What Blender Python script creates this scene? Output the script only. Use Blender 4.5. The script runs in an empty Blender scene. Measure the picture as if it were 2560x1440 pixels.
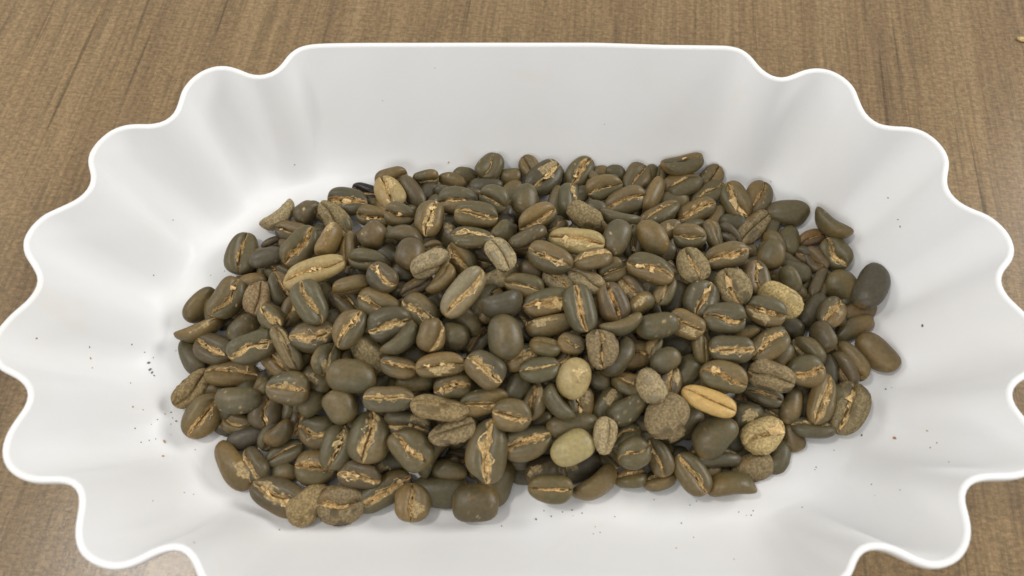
import bpy, math, random
import numpy as np
from mathutils import Quaternion, Matrix, Vector

# ------------------------------------------------------------------ camera, world, lamps
scene = bpy.context.scene
col = scene.collection
RZ, FZ = 0.033, 0.0022            # rim height, top of the tray's floor
cam_d = bpy.data.cameras.new("camera")
cam_d.sensor_width = 36.0
cam_d.lens = 36.0 * 1900.0 / 2560.0
cam_d.clip_start, cam_d.clip_end = 0.005, 50
cam = bpy.data.objects.new("camera", cam_d)
cam.location = (-0.0017, -0.0725, RZ + 0.152)
cam.rotation_euler = (math.radians(90 - 65.1), 0, 0)
cam_d.dof.use_dof = True
cam_d.dof.focus_distance = 0.203
cam_d.dof.aperture_fstop = 16.0
col.objects.link(cam)
scene.camera = cam

world = bpy.data.worlds.new("World")
scene.world = world
world.use_nodes = True
bg = world.node_tree.nodes["Background"]
bg.inputs[0].default_value = (1.0, 0.99, 0.97, 1)
bg.inputs[1].default_value = 0.60

def area(name, loc, target, sx, sy, power, color):
    l = bpy.data.lights.new(name, 'AREA')
    l.shape = 'RECTANGLE'; l.size = sx; l.size_y = sy
    l.energy = power; l.color = color
    o = bpy.data.objects.new(name, l)
    o.location = loc
    o.rotation_euler = (Vector(target) - Vector(loc)).to_track_quat('-Z', 'Y').to_euler()
    col.objects.link(o)
    return o
area("ceiling_panel_left", (-0.75, 0.06, 1.60), (-0.07, -0.06, 0), 0.13, 0.13, 6.5, (1.0, 0.97, 0.92))
area("ceiling_panel_right", (1.50, 0.50, 1.05), (0, 0, 0), 0.9, 0.6, 18, (1.0, 0.985, 0.955))
area("fill_panel_left_back", (-1.50, 0.45, 0.95), (0, 0, 0), 0.9, 0.6, 5, (1.0, 0.985, 0.955))  # added fill lamp from the left back, balances the right panel
area("fill_panel_front", (-0.60, -1.45, 1.10), (0, 0, 0), 0.9, 0.6, 6, (1.0, 0.985, 0.965))  # added fill lamp behind the camera, lights tray walls facing it

scene.view_settings.view_transform = 'Standard'
scene.view_settings.look = 'None'
scene.view_settings.exposure = 0.06
scene.view_settings.gamma = 1.0
scene.view_settings.use_curve_mapping = False

# ------------------------------------------------------------------ helpers
def lin(r, g, b):
    f = lambda c: (c/255/12.92) if c/255 <= 0.04045 else ((c/255+0.055)/1.055)**2.4
    return np.array([f(r), f(g), f(b)])

def mesh_obj(name, verts, faces, mat, parent=None, colors=None, smooth=True):
    me = bpy.data.meshes.new(name)
    me.from_pydata([tuple(v) for v in verts] if not isinstance(verts, np.ndarray) else verts.tolist(), [], faces)
    if smooth:
        me.polygons.foreach_set("use_smooth", np.ones(len(me.polygons), dtype=bool))
    if colors is not None:
        at = me.color_attributes.new("tint", 'FLOAT_COLOR', 'POINT')
        at.data.foreach_set("color", np.ascontiguousarray(colors, dtype=np.float32).ravel())
    me.materials.append(mat)
    me.update()
    o = bpy.data.objects.new(name, me)
    col.objects.link(o)
    if parent is not None:
        o.parent = parent
    return o

def new_mat(name):
    m = bpy.data.materials.new(name)
    m.use_nodes = True
    nt = m.node_tree
    return m, nt, nt.nodes, nt.links, nt.nodes["Principled BSDF"]

# ------------------------------------------------------------------ materials
def wood_material():
    m, nt, N, L, P = new_mat("brown_wood_laminate")
    tc = N.new('ShaderNodeTexCoord')
    vr = N.new('ShaderNodeVectorRotate'); vr.rotation_type = 'Z_AXIS'; vr.inputs['Angle'].default_value = math.radians(6)
    L.new(tc.outputs['Object'], vr.inputs['Vector'])
    def noise(sx, sy, detail, rough, dist=0.0, rot=0.0):
        mp = N.new('ShaderNodeMapping')
        mp.inputs['Scale'].default_value = (sx, sy, 1)
        L.new(vr.outputs[0], mp.inputs['Vector'])
        n = N.new('ShaderNodeTexNoise')
        n.inputs['Scale'].default_value = 1.0
        n.inputs['Detail'].default_value = detail
        n.inputs['Roughness'].default_value = rough
        n.inputs['Distortion'].default_value = dist
        L.new(mp.outputs[0], n.inputs['Vector'])
        return n.outputs['Fac']
    def ramp(fac, stops):
        r = N.new('ShaderNodeValToRGB')
        e = r.color_ramp.elements
        e[0].position, e[0].color = stops[0][0], (*stops[0][1], 1)
        e[1].position, e[1].color = stops[-1][0], (*stops[-1][1], 1)
        for p, c in stops[1:-1]:
            x = e.new(p); x.color = (*c, 1)
        L.new(fac, r.inputs[0])
        return r.outputs[0]
    def mix(a, b, fac, mode='MIX'):
        x = N.new('ShaderNodeMix'); x.data_type = 'RGBA'; x.blend_type = mode
        if isinstance(fac, float): x.inputs[0].default_value = fac
        else: L.new(fac, x.inputs[0])
        L.new(a, x.inputs[6]); L.new(b, x.inputs[7])
        return x.outputs[2]
    broad = ramp(noise(95, 5, 4, 0.6, 0.4), [(0.28, lin(124, 101, 73)), (0.5, lin(139, 115, 82)), (0.74, lin(152, 128, 93))])
    fib = ramp(noise(760, 26, 5, 0.68, 0.2), [(0.30, (0.55,)*3), (0.52, (0.98,)*3), (0.75, (1.2,)*3)])
    weave = ramp(noise(620, 1250, 3, 0.7), [(0.3, (0.62,)*3), (0.55, (1.0,)*3), (0.75, (1.28,)*3)])
    ticks = ramp(noise(160, 1500, 2, 0.6), [(0.33, (0.80,)*3), (0.5, (1.0,)*3), (0.7, (1.08,)*3)])
    c = mix(broad, fib, 0.75, 'MULTIPLY')
    c = mix(c, weave, 0.8, 'MULTIPLY')
    c = mix(c, ticks, 0.8, 'MULTIPLY')
    pores = ramp(noise(430, 8, 3, 0.55, 0.1), [(0.30, (0.50, 0.49, 0.47)), (0.37, (1.0,)*3), (1.0, (1.0,)*3)])
    c = mix(c, pores, 0.85, 'MULTIPLY')
    pale_streaks = ramp(noise(210, 9, 3, 0.6, 0.1), [(0.0, (1.0,)*3), (0.58, (1.0,)*3), (0.72, (1.22, 1.2, 1.12))])  # paler streaks along the grain
    c = mix(c, pale_streaks, 0.8, 'MULTIPLY')
    grit = ramp(noise(900, 700, 4, 0.75), [(0.32, (0.55,)*3), (0.5, (1.0,)*3), (0.70, (1.45,)*3)])
    c = mix(c, grit, 0.55, 'MULTIPLY')
    patch = ramp(noise(60, 14, 4, 0.7, 0.5), [(0.30, (0.78,)*3), (0.42, (1.0,)*3), (1.0, (1.0,)*3)])
    c = mix(c, patch, 0.8, 'MULTIPLY')
    L.new(c, P.inputs['Base Color'])
    P.inputs['Roughness'].default_value = 0.24
    P.inputs['Specular IOR Level'].default_value = 0.42
    bw = N.new('ShaderNodeRGBToBW'); L.new(weave, bw.inputs[0])
    bp = N.new('ShaderNodeBump'); bp.inputs['Strength'].default_value = 0.5
    bp.inputs['Distance'].default_value = 0.00005
    L.new(bw.outputs[0], bp.inputs['Height'])
    L.new(bp.outputs[0], P.inputs['Normal'])
    return m

def plastic_material():
    m, nt, N, L, P = new_mat("white_moulded_plastic")
    tc = N.new('ShaderNodeTexCoord')
    n = N.new('ShaderNodeTexNoise'); n.inputs['Scale'].default_value = 38; n.inputs['Detail'].default_value = 5
    L.new(tc.outputs['Object'], n.inputs['Vector'])
    r = N.new('ShaderNodeValToRGB')
    r.color_ramp.elements[0].position = 0.3; r.color_ramp.elements[0].color = (0.80, 0.795, 0.785, 1)
    r.color_ramp.elements[1].position = 0.6; r.color_ramp.elements[1].color = (0.83, 0.83, 0.83, 1)
    L.new(n.outputs['Fac'], r.inputs[0])
    st = N.new('ShaderNodeTexNoise'); st.inputs['Scale'].default_value = 55; st.inputs['Detail'].default_value = 3
    st.inputs['Distortion'].default_value = 0.6
    L.new(tc.outputs['Object'], st.inputs['Vector'])
    sr = N.new('ShaderNodeMapRange'); sr.inputs['From Min'].default_value = 0.66; sr.inputs['From Max'].default_value = 0.74
    sr.inputs['To Max'].default_value = 0.2
    L.new(st.outputs['Fac'], sr.inputs['Value'])
    sm = N.new('ShaderNodeMix'); sm.data_type = 'RGBA'; sm.inputs[7].default_value = (0.78, 0.72, 0.62, 1)
    L.new(sr.outputs[0], sm.inputs[0]); L.new(r.outputs[0], sm.inputs[6]); L.new(sm.outputs[2], P.inputs['Base Color'])
    n2 = N.new('ShaderNodeTexNoise'); n2.inputs['Scale'].default_value = 900; n2.inputs['Detail'].default_value = 2
    L.new(tc.outputs['Object'], n2.inputs['Vector'])
    bp = N.new('ShaderNodeBump'); bp.inputs['Strength'].default_value = 0.05; bp.inputs['Distance'].default_value = 0.0002
    L.new(n2.outputs['Fac'], bp.inputs['Height']); L.new(bp.outputs[0], P.inputs['Normal'])
    P.inputs['Roughness'].default_value = 0.42
    P.inputs['Specular IOR Level'].default_value = 0.35
    return m

def bean_material():
    m, nt, N, L, P = new_mat("green_coffee_bean")
    at = N.new('ShaderNodeAttribute'); at.attribute_name = "tint"
    tc = N.new('ShaderNodeTexCoord'); oi = N.new('ShaderNodeObjectInfo')
    add = N.new('ShaderNodeVectorMath'); add.operation = 'ADD'
    L.new(tc.outputs['Object'], add.inputs[0]); L.new(oi.outputs['Random'], add.inputs[1])
    n = N.new('ShaderNodeTexNoise'); n.inputs['Scale'].default_value = 1100; n.inputs['Detail'].default_value = 4
    n.inputs['Roughness'].default_value = 0.65
    L.new(add.outputs[0], n.inputs['Vector'])
    r = N.new('ShaderNodeValToRGB')
    e = r.color_ramp.elements
    e[0].position = 0.3; e[0].color = (0.82, 0.80, 0.78, 1); e[1].position = 0.7; e[1].color = (1.16, 1.16, 1.14, 1)
    L.new(n.outputs['Fac'], r.inputs[0])
    mx = N.new('ShaderNodeMix'); mx.data_type = 'RGBA'; mx.blend_type = 'MULTIPLY'; mx.inputs[0].default_value = 1.0
    L.new(at.outputs['Color'], mx.inputs[6]); L.new(r.outputs[0], mx.inputs[7])
    n3 = N.new('ShaderNodeTexNoise'); n3.inputs['Scale'].default_value = 1900; n3.inputs['Detail'].default_value = 3
    n3.inputs['Roughness'].default_value = 0.7
    L.new(add.outputs[0], n3.inputs['Vector'])
    r3 = N.new('ShaderNodeValToRGB'); e3 = r3.color_ramp.elements
    e3[0].position = 0.40; e3[0].color = (0.58, 0.54, 0.48, 1); e3[1].position = 0.60; e3[1].color = (1.22, 1.20, 1.14, 1)
    L.new(n3.outputs['Fac'], r3.inputs[0])
    mx3 = N.new('ShaderNodeMix'); mx3.data_type = 'RGBA'; mx3.blend_type = 'MULTIPLY'
    L.new(at.outputs['Alpha'], mx3.inputs[0])
    L.new(mx.outputs[2], mx3.inputs[6]); L.new(r3.outputs[0], mx3.inputs[7])
    L.new(mx3.outputs[2], P.inputs['Base Color'])
    # alpha of the attribute says how papery the surface is
    mr = N.new('ShaderNodeMapRange'); mr.inputs['To Min'].default_value = 0.33; mr.inputs['To Max'].default_value = 0.8
    L.new(at.outputs['Alpha'], mr.inputs['Value']); L.new(mr.outputs[0], P.inputs['Roughness'])
    P.inputs['Specular IOR Level'].default_value = 0.42
    bp = N.new('ShaderNodeBump'); bp.inputs['Strength'].default_value = 0.38; bp.inputs['Distance'].default_value = 0.0002
    L.new(n.outputs['Fac'], bp.inputs['Height']); L.new(bp.outputs[0], P.inputs['Normal'])
    return m

def speck_material():
    m, nt, N, L, P = new_mat("bean_dust")
    at = N.new('ShaderNodeAttribute'); at.attribute_name = "tint"
    L.new(at.outputs['Color'], P.inputs['Base Color'])
    P.inputs['Roughness'].default_value = 0.8
    return m

WOOD, PLASTIC, BEAN, SPECK = wood_material(), plastic_material(), bean_material(), speck_material()

# ------------------------------------------------------------------ the tabletop
def tabletop():
    x, y, z0, z1 = 0.9, 0.6, -0.028, 0.0
    v = [(sx*x, sy*y, z) for z in (z0, z1) for sx, sy in ((-1, -1), (1, -1), (1, 1), (-1, 1))]
    f = [(3, 2, 1, 0), (4, 5, 6, 7), (0, 1, 5, 4), (1, 2, 6, 5), (2, 3, 7, 6), (3, 0, 4, 7)]
    o = mesh_obj("tabletop", np.array(v), f, WOOD, smooth=False)
    o["kind"] = "structure"
    return o
tabletop()

# ------------------------------------------------------------------ the tray
RIM = np.array([[float(c) for c in p.split(',')] for p in """-41.14,68.42 -42.48,68.41 -43.83,68.38 -45.17,68.36 -46.51,68.34 -47.86,68.31 -49.20,68.26 -50.54,68.20 -51.88,68.12 -53.21,67.99 -54.52,67.74 -55.79,67.34 -56.96,66.78 -57.98,65.96 -58.85,64.97 -59.57,63.86 -60.15,62.66 -60.72,61.46 -61.41,60.32 -62.25,59.32 -63.28,58.56 -64.49,58.07 -65.77,57.86 -67.06,57.96 -68.33,58.32 -69.55,58.87 -70.75,59.45 -71.98,59.99 -73.24,60.43 -74.53,60.72 -75.84,60.79 -77.16,60.66 -78.42,60.30 -79.61,59.73 -80.72,59.01 -81.71,58.13 -82.58,57.13 -83.32,56.03 -83.90,54.83 -84.38,53.59 -84.69,52.30 -84.81,50.98 -84.87,49.64 -84.97,48.30 -85.15,46.98 -85.51,45.74 -86.17,44.64 -87.08,43.73 -88.20,43.12 -89.46,42.77 -90.78,42.61 -92.11,42.60 -93.45,42.63 -94.78,42.55 -96.10,42.35 -97.36,41.97 -98.56,41.40 -99.66,40.67 -100.60,39.76 -101.41,38.71 -102.13,37.58 -102.70,36.39 -103.15,35.13 -103.42,33.85 -103.41,32.55 -103.16,31.25 -102.72,30.00 -102.17,28.79 -101.68,27.56 -101.41,26.28 -101.39,24.97 -101.67,23.73 -102.26,22.57 -103.06,21.52 -104.04,20.65 -105.14,19.91 -106.29,19.21 -107.44,18.52 -108.59,17.84 -109.67,17.07 -110.58,16.14 -111.35,15.05 -112.00,13.90 -112.47,12.66 -112.76,11.37 -112.84,10.08 -112.60,8.80 -112.16,7.55 -111.54,6.39 -110.75,5.32 -109.88,4.30 -109.03,3.26 -108.21,2.20 -107.50,1.10 -107.06,-0.11 -106.96,-1.39 -107.18,-2.67 -107.65,-3.90 -108.31,-5.06 -109.11,-6.12 -109.96,-7.16 -110.76,-8.23 -111.45,-9.37 -112.07,-10.56 -112.57,-11.79 -112.91,-13.07 -113.06,-14.37 -112.93,-15.67 -112.56,-16.93 -111.97,-18.10 -111.17,-19.15 -110.26,-20.12 -109.23,-20.92 -108.05,-21.52 -106.83,-22.06 -105.64,-22.67 -104.51,-23.37 -103.49,-24.20 -102.67,-25.21 -102.16,-26.38 -102.03,-27.65 -102.24,-28.92 -102.70,-30.16 -103.23,-31.39 -103.72,-32.64 -104.11,-33.91 -104.32,-35.22 -104.36,-36.54 -104.19,-37.85 -103.78,-39.10 -103.15,-40.25 -102.32,-41.28 -101.33,-42.15 -100.21,-42.86 -99.01,-43.44 -97.75,-43.85 -96.45,-44.13 -95.12,-44.25 -93.78,-44.25 -92.44,-44.22 -91.11,-44.25 -89.80,-44.42 -88.58,-44.85 -87.55,-45.59 -86.81,-46.62 -86.39,-47.84 -86.20,-49.16 -86.10,-50.49 -86.01,-51.83 -85.83,-53.15 -85.51,-54.44 -85.01,-55.67 -84.33,-56.80 -83.45,-57.77 -82.41,-58.58 -81.25,-59.23 -80.02,-59.73 -78.74,-60.11 -77.43,-60.33 -76.11,-60.36 -74.80,-60.17 -73.52,-59.81 -72.29,-59.30 -71.10,-58.68 -69.92,-58.05 -68.70,-57.51 -67.44,-57.12 -66.14,-56.96 -64.88,-57.13 -63.73,-57.68 -62.76,-58.54 -61.94,-59.59 -61.24,-60.72 -60.53,-61.85 -59.74,-62.94 -58.90,-63.98 -58.04,-65.00 -57.10,-65.92 -56.00,-66.61 -54.77,-67.12 -53.50,-67.53 -52.20,-67.79 -50.87,-67.92 -49.53,-68.00 -48.19,-68.07 -46.85,-68.14 -45.51,-68.19 -44.16,-68.21 -42.82,-68.22 -41.48,-68.23 -40.13,-68.24 -38.79,-68.25 -37.45,-68.25 -36.10,-68.26 -34.76,-68.27 -33.42,-68.28 -32.07,-68.29 -30.73,-68.29 -29.39,-68.30 -28.04,-68.31 -26.70,-68.31 -25.36,-68.32 -24.01,-68.32 -22.67,-68.32 -21.33,-68.33 -19.99,-68.33 -18.64,-68.34 -17.30,-68.34 -15.96,-68.35 -14.61,-68.35 -13.27,-68.36 -11.93,-68.36 -10.58,-68.36 -9.24,-68.37 -7.90,-68.37 -6.55,-68.38 -5.21,-68.38 -3.87,-68.39 -2.52,-68.39 -1.18,-68.40 0.16,-68.40 1.51,-68.39 2.85,-68.39 4.19,-68.39 5.54,-68.38 6.88,-68.38 8.22,-68.37 9.57,-68.37 10.91,-68.36 12.25,-68.36 13.60,-68.35 14.94,-68.35 16.28,-68.35 17.63,-68.34 18.97,-68.34 20.31,-68.33 21.66,-68.33 23.00,-68.32 24.34,-68.32 25.69,-68.31 27.03,-68.31 28.37,-68.31 29.72,-68.30 31.06,-68.29 32.40,-68.28 33.75,-68.28 35.09,-68.27 36.43,-68.26 37.78,-68.25 39.12,-68.24 40.46,-68.23 41.81,-68.23 43.15,-68.22 44.49,-68.21 45.84,-68.18 47.18,-68.13 48.52,-68.06 49.86,-67.98 51.20,-67.89 52.52,-67.74 53.82,-67.44 55.08,-67.00 56.28,-66.46 57.34,-65.71 58.26,-64.77 59.19,-63.82 60.22,-62.98 61.28,-62.20 62.20,-61.29 62.93,-60.19 63.60,-59.05 64.41,-58.03 65.44,-57.28 66.66,-56.86 67.95,-56.76 69.26,-56.93 70.54,-57.29 71.76,-57.81 72.94,-58.44 74.13,-59.06 75.35,-59.59 76.61,-59.99 77.91,-60.17 79.23,-60.10 80.52,-59.82 81.76,-59.35 82.93,-58.73 83.96,-57.92 84.87,-56.95 85.64,-55.88 86.24,-54.69 86.66,-53.44 86.89,-52.14 86.96,-50.80 86.94,-49.47 86.94,-48.14 87.18,-46.88 87.77,-45.75 88.68,-44.85 89.81,-44.24 91.08,-43.89 92.40,-43.71 93.74,-43.65 95.08,-43.64 96.42,-43.61 97.76,-43.51 99.07,-43.29 100.35,-42.93 101.53,-42.36 102.60,-41.59 103.54,-40.67 104.27,-39.59 104.81,-38.39 105.14,-37.12 105.19,-35.81 105.02,-34.51 104.58,-33.28 103.95,-32.11 103.29,-30.95 102.67,-29.76 102.18,-28.54 101.98,-27.28 102.18,-26.04 102.78,-24.94 103.70,-24.03 104.80,-23.30 105.99,-22.69 107.16,-22.06 108.22,-21.28 109.19,-20.36 110.09,-19.38 110.86,-18.31 111.45,-17.12 111.92,-15.88 112.19,-14.61 112.17,-13.31 111.94,-12.01 111.57,-10.73 111.02,-9.53 110.36,-8.36 109.64,-7.23 108.88,-6.13 108.11,-5.03 107.46,-3.89 107.02,-2.65 106.80,-1.36 106.92,-0.10 107.38,1.11 108.10,2.20 109.00,3.17 109.94,4.11 110.78,5.14 111.44,6.28 111.91,7.50 112.10,8.79 112.07,10.11 111.86,11.41 111.43,12.66 110.83,13.84 110.09,14.95 109.22,15.95 108.23,16.83 107.12,17.55 105.93,18.14 104.76,18.77 103.66,19.52 102.67,20.39 101.89,21.43 101.33,22.61 101.04,23.87 101.08,25.17 101.32,26.47 101.73,27.74 102.23,28.98 102.68,30.23 102.95,31.52 103.02,32.84 102.88,34.15 102.51,35.42 101.99,36.64 101.34,37.80 100.52,38.84 99.59,39.78 98.54,40.56 97.35,41.13 96.09,41.56 94.79,41.80 93.46,41.88 92.13,41.94 90.80,42.09 89.50,42.36 88.31,42.83 87.32,43.62 86.51,44.64 85.89,45.79 85.50,47.05 85.25,48.36 85.05,49.69 84.90,51.02 84.74,52.35 84.45,53.63 83.92,54.83 83.24,55.97 82.43,57.02 81.47,57.93 80.40,58.73 79.25,59.36 78.00,59.77 76.70,60.00 75.38,60.01 74.07,59.81 72.78,59.48 71.55,58.98 70.35,58.39 69.13,57.83 67.90,57.34 66.64,57.09 65.40,57.23 64.22,57.73 63.19,58.53 62.30,59.51 61.56,60.61 60.94,61.79 60.34,62.99 59.65,64.13 58.83,65.17 57.87,66.06 56.76,66.70 55.50,67.11 54.20,67.38 52.87,67.50 51.53,67.54 50.19,67.57 48.84,67.60 47.50,67.62 46.16,67.64 44.81,67.66 43.47,67.68 42.13,67.70 40.78,67.72 39.44,67.74 38.10,67.76 36.76,67.80 35.41,67.85 34.07,67.91 32.73,67.97 31.39,68.02 30.04,68.08 28.70,68.14 27.36,68.19 26.02,68.25 24.68,68.30 23.33,68.36 21.99,68.42 20.65,68.46 19.31,68.49 17.96,68.50 16.62,68.50 15.28,68.50 13.93,68.50 12.59,68.50 11.25,68.50 9.90,68.50 8.56,68.50 7.22,68.50 5.87,68.50 4.53,68.50 3.19,68.50 1.84,68.50 0.50,68.50 -0.84,68.50 -2.19,68.50 -3.53,68.50 -4.87,68.50 -6.22,68.50 -7.56,68.50 -8.90,68.50 -10.25,68.50 -11.59,68.50 -12.93,68.49 -14.28,68.49 -15.62,68.49 -16.96,68.48 -18.31,68.48 -19.65,68.48 -20.99,68.48 -22.34,68.47 -23.68,68.47 -25.02,68.47 -26.37,68.46 -27.71,68.46 -29.05,68.46 -30.40,68.45 -31.74,68.45 -33.08,68.45 -34.43,68.45 -35.77,68.44 -37.11,68.44 -38.45,68.44 -39.80,68.43""".split()]) / 1000.0
FA, FS, FB = 0.040, 0.050, 0.046
EPS = 0.38

def outline_offset(P, d):
    t = np.roll(P, -1, 0) - np.roll(P, 1, 0)
    t /= np.linalg.norm(t, axis=1)[:, None]
    n = np.stack([t[:, 1], -t[:, 0]], 1)
    c = P.mean(0)
    if ((P - c) * n).sum() < 0:
        n = -n
    return P + n * d

def rings_to_mesh(rings, close_first=False, close_last=False):
    n = len(rings[0])
    V = np.vstack(rings); F = []
    for k in range(len(rings) - 1):
        a, b = k*n, (k+1)*n
        for i in range(n):
            j = (i+1) % n
            F.append((a+i, a+j, b+j, b+i))
    if close_first: F.append(tuple(range(n))[::-1])
    if close_last: F.append(tuple(range((len(rings)-1)*n, len(rings)*n)))
    return V, F

def floor_point(P):
    S = np.array([np.clip(P[0], -FS, FS), 0.0])
    d = P - S
    d = d / np.linalg.norm(d)
    rho = 1.0 / math.hypot(d[0]/FA, d[1]/FB)
    return S + d * rho

def make_tray():
    root = bpy.data.objects.new("sample_tray", None)
    col.objects.link(root)
    inner = outline_offset(RIM, -0.0014)
    k = np.arange(-45, 46); g = np.exp(-0.5*(k/13.0)**2); g /= g.sum()
    soft = sum(w * np.roll(inner, int(i), axis=0) for i, w in zip(k, g))
    fl = np.array([floor_point(p) for p in inner])
    def wall_xy(t):
        return fl + (soft - fl) * t + (inner - soft) * t ** 0.75
    rings = []
    for s in (0.02, 0.35, 0.7, 0.85, 0.94):
        c = np.stack([np.clip(fl[:, 0], -FS, FS)*1.0, np.zeros(len(fl))], 1)
        xy = c*(s if s > 0.3 else 0.3) + (fl - c) * s
        rings.append(np.column_stack([xy, np.full(len(fl), FZ)]))
    eps = EPS
    for t in list(np.linspace(0, 0.97, 22)) + [0.99, 0.998, 1.0]:
        z = (math.sqrt(t*t + eps*eps) - eps) / (math.sqrt(1 + eps*eps) - eps)
        xy = wall_xy(t)
        rings.append(np.column_stack([xy, np.full(len(fl), FZ + (RZ - 0.0003 - FZ) * z)]))
    # outside of the wall, one wall thickness away
    for t in [1.0, 0.998, 0.985] + list(np.linspace(0.95, 0, 13)):
        z = (math.sqrt(t*t + eps*eps) - eps) / (math.sqrt(1 + eps*eps) - eps)
        xy = wall_xy(t)
        xy = outline_offset(xy, 0.0014)
        rings.append(np.column_stack([xy, np.full(len(fl), max(0.0004, FZ - 0.0016 + (RZ - 0.0003 - FZ) * z))]))
    V, F = rings_to_mesh(rings, True, True)
    mesh_obj("body", V, F, PLASTIC, root)
    # rounded lip along the scalloped edge
    lip = []
    for off, z in ((-0.00140, -0.0003), (-0.00122, -0.00008), (-0.00095, 0), (-0.0005, 0), (-0.0002, -0.0001), (-0.00003, -0.0004),
                   (0, -0.0008), (0, -0.0018), (-0.0002, -0.0021), (-0.0007, -0.0022)):
        lip.append(np.column_stack([outline_offset(RIM, off), np.full(len(RIM), RZ + z)]))
    V, F = rings_to_mesh(lip)
    mesh_obj("rim", V, F, PLASTIC, root)
    root["label"] = "white plastic sample tray with scalloped fluted ends holding the heap of beans"
    root["category"] = "tray"
    return root
make_tray()

# ------------------------------------------------------------------ coffee beans
BASE = dict(g=(104, 95, 68), o=(112, 99, 64), d=(88, 80, 61), b=(108, 90, 63), t=(142, 116, 70), y=(172, 152, 102),
            Y=(202, 166, 100), p=(140, 129, 100), r=(120, 86, 62), a=(136, 102, 64), k=(40, 34, 28), B=(86, 70, 51),
            D=(92, 84, 72), P=(170, 154, 106))
MEAN = np.array([101.0, 94.0, 65.0])
BASE = {k: lin(*((0.84 * np.array(v) * 0.6 + 0.84 * MEAN * 0.4) if k in 'godbBDtra' else 0.93 * np.array(v))) for k, v in BASE.items()}
TAN, PALE, RUST, CREAM = lin(150, 116, 66), lin(222, 196, 144), lin(154, 108, 62), lin(214, 196, 152)

def waves(rs, n, f0, f1):
    k = rs.normal(size=(n, 3)); k /= np.linalg.norm(k, axis=1)[:, None]
    k *= rs.uniform(f0, f1, size=(n, 1)); ph = rs.uniform(0, 6.283, n)
    def fn(p):
        return np.sin(p @ k.T + ph).sum(1) / math.sqrt(n)
    return fn

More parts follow.
